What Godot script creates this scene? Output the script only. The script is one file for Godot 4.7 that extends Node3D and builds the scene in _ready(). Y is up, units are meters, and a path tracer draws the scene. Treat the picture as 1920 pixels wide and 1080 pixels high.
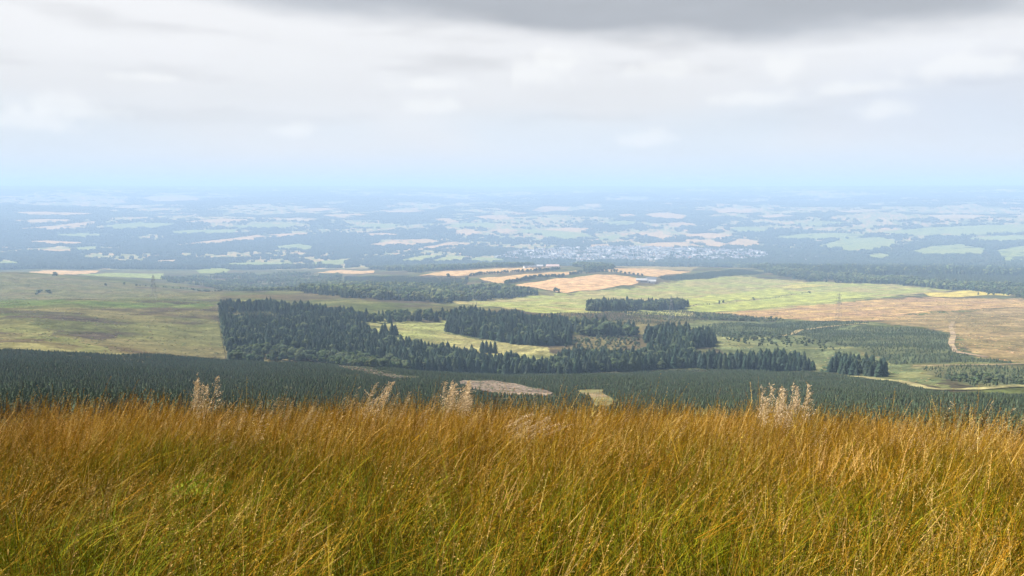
extends Node3D
# A hilltop of moor grass above a wooded bench, farmland, a small town and a hazy plain.
# Units are metres, y is up, the viewer stands at the origin and looks along -z.

const EYE := 1.6
const PITCH := 6.5
const FOCAL := 1663.0          # of a 1920 x 1080 frame, used to turn sightings into places on the ground
var rng := RandomNumberGenerator.new()
var taken := {}
var noise_a := FastNoiseLite.new()
var noise_b := FastNoiseLite.new()
var noise_c := FastNoiseLite.new()
var cells := FastNoiseLite.new()
var speckle: ImageTexture
var M := {}

# ------------------------------------------------------------------ names and labels
func numbered(called: String) -> String:
	var n: int = taken.get(called, 0)
	taken[called] = n + 1
	return called if n == 0 else "%s_%03d" % [called, n]

func tag(o: Node, label := "", category := "", group := "", kind := "") -> Node:
	if label != "": o.set_meta("label", label)
	if category != "": o.set_meta("category", category)
	if group != "": o.set_meta("group", group)
	if kind != "": o.set_meta("kind", kind)
	return o

func put(mesh: Mesh, called: String, m: Material, parent: Node = self) -> MeshInstance3D:
	var o := MeshInstance3D.new()
	o.mesh = mesh
	o.name = numbered(called) if parent == self else called
	o.material_override = m
	parent.add_child(o, true)
	return o

func thing(called: String, at: Vector3, turn := 0.0) -> Node3D:
	var o := Node3D.new()
	o.name = numbered(called)
	add_child(o)
	o.position = at
	o.rotation.y = turn
	return o

# ------------------------------------------------------------------ light, sky, camera
func set_view() -> void:
	var cam := Camera3D.new()
	cam.name = "camera"
	cam.position = Vector3(0, EYE, 0)
	cam.rotation_degrees = Vector3(-PITCH, 0, 0)
	cam.fov = rad_to_deg(2.0 * atan(540.0 / FOCAL))
	cam.near = 0.05
	cam.far = 200000.0
	add_child(cam)
	cam.current = true
	var e := Environment.new()
	e.background_mode = Environment.BG_SKY
	e.tonemap_mode = Environment.TONE_MAPPER_LINEAR
	e.tonemap_exposure = 3.1
	e.sdfgi_enabled = true
	e.ssao_enabled = true
	e.ssil_enabled = true
	e.fog_enabled = true
	e.fog_density = 0.000145
	e.fog_light_color = Color(0.72, 0.85, 1.0)
	var sky := Sky.new()
	var sm := PanoramaSkyMaterial.new()
	sm.panorama = sky_picture()
	sky.sky_material = sm
	e.sky = sky
	var w := WorldEnvironment.new()
	w.name = "world_environment"
	w.environment = e
	add_child(w)
	var sun := DirectionalLight3D.new()
	sun.name = "sun"
	sun.light_energy = 1.5
	sun.light_color = Color(1.0, 0.965, 0.92)
	sun.light_angular_distance = 0.6
	sun.shadow_enabled = true
	add_child(sun)
	sun.look_at_from_position(Vector3(-0.62, 0.78, -0.42) * 100.0, Vector3.ZERO)

func sky_picture() -> ImageTexture:
	var w := 2048
	var h := 1024
	var im := Image.create(w, h, false, Image.FORMAT_RGBF)
	im.fill(Color(0.2, 0.21, 0.22))
	var n1 := FastNoiseLite.new()
	n1.seed = 11
	n1.frequency = 1.0
	n1.fractal_octaves = 5
	var n2 := FastNoiseLite.new()
	n2.seed = 23
	n2.frequency = 1.0
	n2.fractal_octaves = 3
	# small fair-weather clouds low in the sky, all round the horizon: bearing, height, half width, half height in degrees
	var puffs := [[26.6, 4.7, 3.3, 1.35], [12.6, 3.9, 1.2, 0.5], [22.4, 3.0, 1.2, 0.4], [-5.0, 5.1, 3.6, 0.9], [-16.5, 5.4, 2.6, 0.7], [8.5, 7.4, 4.6, 1.3]]
	rng.seed = 5
	for i in 44:
		puffs.append([rng.randf_range(42, 318), rng.randf_range(2.5, 8.0), rng.randf_range(1.0, 4.2), rng.randf_range(0.4, 1.3)])
	for row in range(0, 518):
		var el := 90.0 - (row + 0.5) / h * 180.0
		var ce := cos(deg_to_rad(el))
		for col in w:
			var az := (col + 0.5) / w * 360.0 - 180.0
			var x := sin(deg_to_rad(az)) * ce
			var z := -cos(deg_to_rad(az)) * ce
			var a := n1.get_noise_3d(x * 2.6, el * 0.16, z * 2.6)
			var b := n2.get_noise_3d(x * 1.3 + 4.0, el * 0.05, z * 1.3)
			var c := n1.get_noise_3d(x * 7.0, el * 0.5, z * 7.0 + 9.0)
			# bright veil of cloud with soft grey bands
			var v := 0.85 + 0.06 * smoothstep(5.0, 8.5, el) + 0.04 * a + 0.02 * c
			var band := smoothstep(0.05, 0.5, n1.get_noise_3d(x * 3.2 + 7.0, el * 0.42, z * 3.2)) * smoothstep(3.0, 5.5, el) * (1.0 - smoothstep(10.0, 16.0, el))
			v -= 0.12 * band
			var shy := 0.06 * exp(-pow((fposmod(az - 26.6 + 45.0, 90.0) - 45.0) / 9.0, 2.0) - pow((el - 4.6) / 2.6, 2.0))
			var tone := Vector3(v - shy * 1.6, v * 0.997 - shy, v * 1.008)
			# thin blue gaps low down
			var gap := smoothstep(-0.1, 0.45, n2.get_noise_3d(x * 2.0, el * 0.11 + 3.0, z * 2.0)) * (1.0 - smoothstep(3.0, 7.0, el))
			tone = tone.lerp(Vector3(0.70, 0.83, 0.95), 0.3 * gap)
			tone = tone.lerp(Vector3(0.70, 0.80, 0.90), 0.9 * (1.0 - smoothstep(-0.5, 2.6 + 1.4 * a, el)))
			# the grey base of the cloud deck overhead
			var deck := smoothstep(8.7, 10.6, el + (1.7 * cos(deg_to_rad(4.0 * (az - 14.0))) - 1.0) * (1.0 - smoothstep(14.0, 30.0, el)) + 1.5 * b + 0.7 * c + 0.5 * a)
			var base := 0.46 + 0.12 * a + 0.08 * b
			tone = tone.lerp(Vector3(base * 0.93, base * 0.98, base * 1.06), 0.9 * deck)
			for p in puffs:
				var da := absf(az - (p[0] if p[0] <= 180 else p[0] - 360.0))
				if da < p[2] * 1.3 and absf(el - p[1]) < p[3] * 1.6:
					var d := 1.0 - sqrt(pow(da / p[2], 2.0) + pow((el - p[1]) / (p[3] * (1.0 if el > p[1] else 0.75)), 2.0)) + 0.55 * n1.get_noise_3d(x * 30.0, el * 0.6, z * 30.0)
					tone = tone.lerp(Vector3(1.02, 1.01, 0.99), smoothstep(0.0, 0.16 if p[0] > 26.0 and p[0] < 27.0 else 0.75, d) * (1.0 if p[0] > 26.0 and p[0] < 27.0 else 0.5) * (1.0 - 0.8 * deck))
			im.set_pixel(col, row, Color(tone.x, tone.y, tone.z) / 3.1)
	return ImageTexture.create_from_image(im)

# ------------------------------------------------------------------ the lie of the land
# profiles of the hillside along five bearings: distance and the row at which it is sighted
const BEARINGS := [-180.0, -75.0, -29.996, -16.1, 0.0, 16.1, 29.996, 75.0, 180.0]
var columns := []
const STEPS := 1400
const R_MIN := 0.3
const R_MAX := 90000.0

func sight(px: float, py: float) -> Vector3:
	return Vector3(px - 960.0, 540.0 - py, -FOCAL).rotated(Vector3.RIGHT, -deg_to_rad(PITCH)).normalized()

func fall(px: float, py: float) -> float:
	var d := sight(px, py)
	return -d.y / Vector2(d.x, d.z).length()

func pchip(xs: PackedFloat64Array, ys: PackedFloat64Array) -> PackedFloat64Array:
	var n := xs.size()
	var slope := PackedFloat64Array()
	slope.resize(n)
	for i in n:
		if i == 0: slope[i] = (ys[1] - ys[0]) / (xs[1] - xs[0])
		elif i == n - 1: slope[i] = (ys[i] - ys[i - 1]) / (xs[i] - xs[i - 1])
		else:
			var a := (ys[i] - ys[i - 1]) / (xs[i] - xs[i - 1])
			var b := (ys[i + 1] - ys[i]) / (xs[i + 1] - xs[i])
			slope[i] = 0.0 if a * b <= 0.0 else 2.0 * a * b / (a + b)
	var out := PackedFloat64Array()
	out.resize(STEPS + 1)
	var k := 0
	for i in STEPS + 1:
		var r := R_MIN * pow(R_MAX / R_MIN, float(i) / STEPS)
		while k < n - 2 and r > xs[k + 1]: k += 1
		var w := xs[k + 1] - xs[k]
		var t := clampf((r - xs[k]) / w, 0.0, 1.0)
		out[i] = ys[k] * (1 + 2 * t) * (1 - t) * (1 - t) + slope[k] * w * t * (1 - t) * (1 - t) + ys[k + 1] * t * t * (3 - 2 * t) + slope[k + 1] * w * t * t * (t - 1)
	return out

func lay_land() -> void:
	var plain := [[6500, 462.0], [8000, 431.0], [9500, 405.0], [12000, 384.0], [15000, 368.0], [19000, 356.0], [24000, 349.5]]
	var brow := {0.0: -4.5, 480.0: -1.0, 960.0: 1.5, 1440.0: -0.5, 1920.0: -5.0}
	var sighted := {
		0.0: [0.12, [[60, 835], [110, 785], [250, 740], [380, 703], [600, 660], [900, 604], [1240, 566], [1330, 566], [1520, 573], [1750, 556], [2050, 534], [2400, 512], [2700, 514], [3600, 512], [5000, 494]]],
		480.0: [0.145, [[60, 835], [110, 788], [250, 745], [380, 716], [600, 684], [720, 673], [900, 624], [1150, 580], [1400, 557], [1650, 547], [2000, 549], [2800, 537], [3800, 512], [5000, 494]]],
		960.0: [0.157, [[60, 840], [110, 798], [250, 757], [350, 737], [550, 710], [720, 697], [900, 645], [1150, 592], [1500, 571], [1900, 549], [2400, 521], [3000, 502], [3300, 499], [4200, 501], [5000, 494]]],
		1440.0: [0.15, [[60, 855], [110, 815], [250, 772], [350, 752], [550, 717], [720, 695], [900, 650], [1150, 617], [1400, 598], [1800, 574], [2300, 549], [2800, 526], [3400, 506], [4300, 503], [5000, 494]]],
		1920.0: [0.142, [[60, 865], [110, 828], [250, 786], [350, 762], [500, 733], [700, 692], [1000, 641], [1400, 601], [1800, 575], [2200, 557], [2800, 536], [3500, 517], [4300, 506], [5000, 495]]],
	}
	var made := []
	for px in sighted:
		var s: float = sighted[px][0]
		var xs := PackedFloat64Array([0.0, 3.0, 6.0, 8.5, 12.0, 25.0])
		var ys := PackedFloat64Array([0.0, -3.0 * s, -6.0 * s, -8.5 * s, -8.5 * s - 0.95, -8.5 * s - 5.2])
		for p in sighted[px][1]:
			xs.append(p[0])
			ys.append(EYE - p[0] * fall(px, p[1]))
		for p in plain:
			xs.append(p[0])
			ys.append(EYE - p[0] * fall(px, p[1] + brow[px] * smoothstep(12000.0, 24000.0, p[0])))
		for p in [[34000.0, -60.0], [60000.0, -300.0], [90000.0, -300.0]]:
			xs.append(p[0])
			ys.append(p[1])
		made.append(pchip(xs, ys))
	var mean := PackedFloat64Array()
	mean.resize(STEPS + 1)
	for i in STEPS + 1: mean[i] = (made[0][i] + made[4][i]) * 0.5
	columns = [mean, mean, made[0], made[1], made[2], made[3], made[4], mean, mean]
	noise_a.seed = 3
	noise_a.frequency = 1.0
	noise_a.fractal_octaves = 4
	noise_b.seed = 8
	noise_b.frequency = 1.0
	noise_b.fractal_octaves = 2
	noise_c.seed = 17
	noise_c.frequency = 1.0
	noise_c.fractal_octaves = 3
	cells.noise_type = FastNoiseLite.TYPE_CELLULAR
	cells.cellular_return_type = FastNoiseLite.RETURN_CELL_VALUE
	cells.frequency = 1.0
	cells.seed = 4
	cells.cellular_jitter = 0.9
	edges = cells.duplicate()
	edges.cellular_return_type = FastNoiseLite.RETURN_DISTANCE2_SUB

func height(x: float, z: float) -> float:
	var r := maxf(sqrt(x * x + z * z), R_MIN)
	var az := rad_to_deg(atan2(x, -z))
	var k := 0
	while k < 7 and az > BEARINGS[k + 1]: k += 1
	var t: float = (az - BEARINGS[k]) / (BEARINGS[k + 1] - BEARINGS[k])
	t = t * t * (3.0 - 2.0 * t) * 0.5 + t * 0.5
	var f := log(r / R_MIN) / log(R_MAX / R_MIN) * STEPS
	var i := clampi(int(f), 0, STEPS - 1)
	f -= i
	var a: float = lerpf(columns[k][i], columns[k][i + 1], f)
	var b: float = lerpf(columns[k + 1][i], columns[k + 1][i + 1], f)
	var h := lerpf(a, b, t)
	if r < 40.0:
		h += noise_b.get_noise_2d(x * 0.55, z * 0.55) * 0.07 * smoothstep(0.5, 3.0, r)
	else:
		h += noise_b.get_noise_2d(x / 170.0, z / 170.0) * minf(3.4, r * 0.0042) * smoothstep(40.0, 200.0, r)
	if r > 4200.0:
		h += noise_c.get_noise_2d(x / 2600.0, z / 2600.0) * 46.0 * smoothstep(6500.0, 11000.0, r)
		h += noise_c.get_noise_2d(x / 9000.0 + 5.0, z / 9000.0) * 50.0 * smoothstep(14000.0, 22000.0, r)
		if h > -30.0: h = -30.0 + 50.0 * (1.0 - exp(-(h + 30.0) / 50.0))
	return h

func ground(x: float, z: float, up := 0.0) -> Vector3:
	return Vector3(x, height(x, z) + up, z)

## The place on the ground that is sighted from the viewer's eye at that column and row, farther than `past` metres.
func spot(px: float, py: float, past := 100.0) -> Vector2:
	var d := sight(px, py)
	var flat := Vector2(d.x, d.z)
	var long := flat.length()
	flat /= long
	var drop := d.y / long
	var r0 := past
	var r := past
	while r < 60000.0:
		if EYE + drop * r < height(flat.x * r, flat.y * r):
			break
		r0 = r
		r *= 1.012
	if r >= 60000.0: return flat * 60000.0
	for i in 14:
		var m := (r0 + r) * 0.5
		if EYE + drop * m < height(flat.x * m, flat.y * m): r = m
		else: r0 = m
	return flat * r

func outline(points: Array, past := 100.0) -> PackedVector2Array:
	var out := PackedVector2Array()
	for p in points: out.append(spot(p[0], p[1], past))
	return out

# ------------------------------------------------------------------ materials
func make_speckle() -> ImageTexture:
	var im := Image.create(512, 512, false, Image.FORMAT_RGB8)
	var n := FastNoiseLite.new()
	n.seed = 31
	n.frequency = 0.035
	n.fractal_octaves = 5
	n.fractal_gain = 0.62
	var s := n.get_seamless_image(512, 512)
	for y in 512:
		for x in 512:
			var v := 0.88 + (s.get_pixel(x, y).r - 0.5) * 0.55
			im.set_pixel(x, y, Color(v, v * 0.995, v * 0.985))
	return ImageTexture.create_from_image(im)

func plain_material(c: Color, rough := 0.9) -> StandardMaterial3D:
	var m := StandardMaterial3D.new()
	m.albedo_color = c.linear_to_srgb()
	m.roughness = rough
	m.metallic_specular = 0.2
	return m

func make_materials() -> void:
	speckle = make_speckle()
	var g := StandardMaterial3D.new()
	g.vertex_color_use_as_albedo = true
	g.roughness = 1.0
	g.metallic_specular = 0.0
	g.albedo_texture = speckle
	g.uv1_triplanar = true
	g.uv1_world_triplanar = true
	g.uv1_scale = Vector3.ONE / 90.0
	g.detail_enabled = true
	g.detail_albedo = speckle
	g.detail_blend_mode = BaseMaterial3D.BLEND_MODE_MUL
	g.detail_uv_layer = BaseMaterial3D.DETAIL_UV_2
	g.uv2_triplanar = true
	g.uv2_world_triplanar = true
	g.uv2_scale = Vector3.ONE / 610.0
	M.land = g
	var l := StandardMaterial3D.new()
	l.vertex_color_use_as_albedo = true
	l.roughness = 0.85
	l.metallic_specular = 0.18
	l.backlight_enabled = true
	l.backlight = Color(0.35, 0.35, 0.35)
	M.leaf = l
	var gr: StandardMaterial3D = l.duplicate()
	gr.roughness = 0.75
	gr.metallic_specular = 0.12
	gr.backlight = Color(0.14, 0.14, 0.14)
	M.grass = gr
	M.bark = plain_material(Color(0.09, 0.075, 0.06))
	M.spruce = []
	for c in [Color(0.030, 0.052, 0.030), Color(0.020, 0.038, 0.026), Color(0.050, 0.070, 0.034), Color(0.034, 0.058, 0.044)]:
		var s: StandardMaterial3D = plain_material(c)
		s.backlight_enabled = true
		s.backlight = Color(0.12, 0.12, 0.12)
		M.spruce.append(s)
	M.sapling = [plain_material(Color(0.056, 0.078, 0.040)), plain_material(Color(0.048, 0.070, 0.036))]
	M.broad = []
	for c in [Color(0.068, 0.095, 0.036), Color(0.085, 0.108, 0.048), Color(0.055, 0.082, 0.034)]:
		var s: StandardMaterial3D = plain_material(c)
		s.backlight_enabled = true
		s.backlight = Color(0.25, 0.25, 0.25)
		M.broad.append(s)
	M.white_wall = plain_material(Color(0.82, 0.80, 0.76))
	M.cream_wall = plain_material(Color(0.6, 0.52, 0.42))
	M.stone_wall = plain_material(Color(0.34, 0.28, 0.24))
	M.slate = plain_material(Color(0.13, 0.14, 0.16), 0.6)
	M.tile = plain_material(Color(0.26, 0.15, 0.11), 0.7)
	M.pale_roof = plain_material(Color(0.36, 0.36, 0.36), 0.7)
	M.glass = plain_material(Color(0.05, 0.06, 0.07), 0.15)
	M.steel = plain_material(Color(0.20, 0.21, 0.22), 0.5)
	M.cable = plain_material(Color(0.12, 0.12, 0.13), 0.6)

# ------------------------------------------------------------------ ground colour
const OLIVE := Vector3(0.095, 0.115, 0.040)
const BROWN := Vector3(0.125, 0.100, 0.052)
const HEATHER := Vector3(0.080, 0.066, 0.050)
const PALE := Vector3(0.200, 0.190, 0.082)
const TAN := Vector3(0.420, 0.300, 0.130)
const GREEN := Vector3(0.215, 0.265, 0.085)
const DARK := Vector3(0.070, 0.088, 0.040)
const STRAW := Vector3(0.560, 0.370, 0.190)
var zones := []

func moor(x: float, z: float, r: float) -> Vector3:
	# streaks of grass, rush and heather running along the slope
	var a := noise_a.get_noise_2d(x / 420.0 + z / 700.0, z / 300.0)
	var b := noise_a.get_noise_2d(x / 170.0 + 40.0, z / 150.0 + x / 400.0)
	var c := noise_a.get_noise_2d(x / 900.0 - 20.0, z / 500.0)
	var k := OLIVE.lerp(BROWN, smoothstep(-0.15, 0.3, a))
	k = k.lerp(HEATHER, 0.8 * smoothstep(0.08, 0.34, b + 0.25 * c))
	k = k.lerp(PALE, 0.55 * smoothstep(0.05, 0.4, -b + 0.5 * c))
	return k

func land_colour(x: float, z: float) -> Color:
	var r := sqrt(x * x + z * z)
	var k: Vector3
	if r < 60.0:
		var d := noise_a.get_noise_2d(x * 1.3, z * 1.3)
		k = Vector3(0.055, 0.040, 0.018).lerp(Vector3(0.040, 0.045, 0.015), smoothstep(-0.2, 0.3, d))
	elif r < 4200.0:
		k = moor(x, z, r)
		var jx := x + noise_a.get_noise_2d(x / 60.0, z / 60.0 + 9.0) * r * 0.018
		var jz := z + noise_a.get_noise_2d(x / 60.0 + 31.0, z / 60.0) * r * 0.035
		for q in zones:
			if q[2].has_point(Vector2(jx, jz)) and Geometry2D.is_point_in_polygon(Vector2(jx, jz), q[0]):
				var b := noise_a.get_noise_2d(x / 150.0 + q[4], z / 100.0)
				k = (q[1] as Vector3).lerp(q[3], smoothstep(-0.25, 0.35, b))
				var s := noise_a.get_noise_2d(x / 40.0, z / 30.0 + q[4])
				k *= 1.0 + 0.35 * s
				break
	else:
		# fields of the plain
		var w := warped(x, z)
		var v := cells.get_noise_2d(w.x, w.y)
		var t := cells.get_noise_2d(w.x + 0.001, w.y) * 7.3
		t -= floorf(t)
		if Geometry2D.is_point_in_polygon(Vector2(x, z), town_area): k = Vector3(0.085, 0.10, 0.06)
		elif wooded(v, x, z): k = DARK
		elif t > 0.74: k = STRAW * 0.95
		elif t > 0.45: k = Vector3(0.27, 0.28, 0.11)
		elif t > 0.25: k = Vector3(0.21, 0.23, 0.09)
		else: k = Vector3(0.38, 0.33, 0.15)
		k *= 1.0 + 0.3 * noise_a.get_noise_2d(x / 180.0, z / 180.0)
	return Color(k.x, k.y, k.z)

func build_land() -> void:
	var az := PackedFloat64Array()
	var a := -180.0
	while a < 180.0:
		az.append(a)
		var m := absf(a + 0.001)
		a += 0.1 if m < 37.0 else (1.0 if m < 60.0 else 5.0)
	az[az.size() - 1] = minf(az[az.size() - 1], 179.0)
	var rs := PackedFloat64Array([0.4])
	while rs[rs.size() - 1] < 80000.0:
		var r := rs[rs.size() - 1]
		var d := 0.35 if r < 14.0 else r * 0.05
		if r > 90.0:
			var h := clampf(0.2 * r, 20.0, 440.0)
			d = clampf(r * r / (h * FOCAL) * (1.7 if r < 4500.0 else 1.2), 2.5, r * 0.05)
		rs.append(r + d)
	var nr := rs.size()
	var na := az.size()
	var pos := PackedVector3Array()
	var col := PackedColorArray()
	pos.append(ground(0, 0))
	col.append(land_colour(0, 0))
	for r in rs:
		for q in az:
			var x := sin(deg_to_rad(q)) * r
			var z := -cos(deg_to_rad(q)) * r
			pos.append(Vector3(x, height(x, z), z))
			col.append(land_colour(x, z))
	var idx := PackedInt32Array()
	for j in na:
		idx.append_array([0, 1 + j, 1 + (j + 1) % na])
	for i in nr - 1:
		for j in na:
			var p := 1 + i * na + j
			var q := 1 + i * na + (j + 1) % na
			idx.append_array([p, p + na, q, q, p + na, q + na])
	var nor := PackedVector3Array()
	nor.resize(pos.size())
	for t in range(0, idx.size(), 3):
		var n := (pos[idx[t + 2]] - pos[idx[t]]).cross(pos[idx[t + 1]] - pos[idx[t]])
		if n.y < 0.0: n = -n
		n = n.normalized()
		for s in 3: nor[idx[t + s]] += n
	for i in nor.size(): nor[i] = nor[i].normalized()
	var arr := []
	arr.resize(Mesh.ARRAY_MAX)
	arr[Mesh.ARRAY_VERTEX] = pos
	arr[Mesh.ARRAY_NORMAL] = nor
	arr[Mesh.ARRAY_COLOR] = col
	arr[Mesh.ARRAY_INDEX] = idx
	var mesh := ArrayMesh.new()
	mesh.add_surface_from_arrays(Mesh.PRIMITIVE_TRIANGLES, arr)
	tag(put(mesh, "hillside_ground", M.land), "", "", "", "structure")
	print("land ", nr, " x ", na)

func bounds(p: PackedVector2Array) -> Rect2:
	var b := Rect2(p[0], Vector2.ZERO)
	for q in p: b = b.expand(q)
	return b

func zone(points: Array, a: Vector3, b: Vector3, past := 100.0) -> void:
	var p := outline(points, past)
	zones.append([p, a, bounds(p), b, (zones.size() + 1) * 13.7])

## A field laid over the land: cut into small triangles that follow it.
func field(p: PackedVector2Array, called: String, a: Vector3, b: Vector3, lift := 0.0) -> MeshInstance3D:
	var tri := Geometry2D.triangulate_polygon(p)
	if tri.is_empty(): return null
	var mid := Vector2.ZERO
	for q in p: mid += q / p.size()
	var r := mid.length()
	var step := clampf(r * r / (clampf(0.2 * r, 20.0, 440.0) * FOCAL) * 3.0, 8.0, 160.0)
	var combed := called == "stubble_field" or called == "pasture"
	if combed: step = 9.0
	var rows := Vector2(0.82, 0.57).rotated(r * 0.01)
	var todo := []
	for t in range(0, tri.size(), 3): todo.append([p[tri[t]], p[tri[t + 1]], p[tri[t + 2]]])
	var pos := PackedVector3Array()
	var col := PackedColorArray()
	var up := 0.3 + r * 0.00013 + lift
	var off := r * 0.37
	while todo.size():
		var t: Array = todo.pop_back()
		var k := 0
		var most := 0.0
		for s in 3:
			var l: float = t[s].distance_to(t[(s + 1) % 3])
			if l > most:
				most = l
				k = s
		if most > step:
			var m: Vector2 = (t[k] + t[(k + 1) % 3]) * 0.5
			todo.append([t[k], m, t[(k + 2) % 3]])
			todo.append([m, t[(k + 1) % 3], t[(k + 2) % 3]])
			continue
		if (t[1] - t[0]).cross(t[2] - t[0]) < 0.0: t = [t[0], t[2], t[1]]
		for s in 3:
			var v: Vector2 = t[s]
			pos.append(ground(v.x, v.y, up))
			var n := noise_a.get_noise_2d(v.x / 110.0 + off, v.y / 70.0)
			var c := a.lerp(b, smoothstep(-0.3, 0.35, n))
			c *= 1.0 + 0.2 * noise_a.get_noise_2d(v.x / 25.0, v.y / 25.0 + off)
			if combed: c *= 1.0 + 0.07 * sin(v.dot(rows) / 7.0) + 0.06 * noise_a.get_noise_2d(v.dot(rows) / 9.0, v.cross(rows) / 160.0)
			col.append(Color(c.x, c.y, c.z))
	var nor := PackedVector3Array()
	nor.resize(pos.size())
	for i in range(0, pos.size(), 3):
		var n := (pos[i + 2] - pos[i]).cross(pos[i + 1] - pos[i]).normalized()
		if n.y < 0: n = -n
		for s in 3: nor[i + s] = n
	var arr := []
	arr.resize(Mesh.ARRAY_MAX)
	arr[Mesh.ARRAY_VERTEX] = pos
	arr[Mesh.ARRAY_NORMAL] = nor
	arr[Mesh.ARRAY_COLOR] = col
	var mesh := ArrayMesh.new()
	mesh.add_surface_from_arrays(Mesh.PRIMITIVE_TRIANGLES, arr)
	var o := put(mesh, called, M.land)
	tag(o, "", "", "", "structure")
	return o

func ribbon(points: Array, wide: float, called: String, a: Vector3, b: Vector3, past := 100.0) -> void:
	var line := outline(points, past)
	var curve := Curve2D.new()
	for i in line.size():
		var t := (line[mini(i + 1, line.size() - 1)] - line[maxi(i - 1, 0)]) / 6.0
		curve.add_point(line[i], -t, t)
	var pts := curve.tessellate(4, 3.0)
	var left := PackedVector2Array()
	var right := PackedVector2Array()
	for i in pts.size():
		var t := (pts[mini(i + 1, pts.size() - 1)] - pts[maxi(i - 1, 0)]).normalized().orthogonal()
		var w := wide * 0.5 * (1.0 + 0.5 * noise_a.get_noise_1d(i * 0.7 + wide))
		left.append(pts[i] + t * w)
		right.append(pts[i] - t * w)
	right.reverse()
	left.append_array(right)
	field(left, called, a, b, 0.06)

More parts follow.
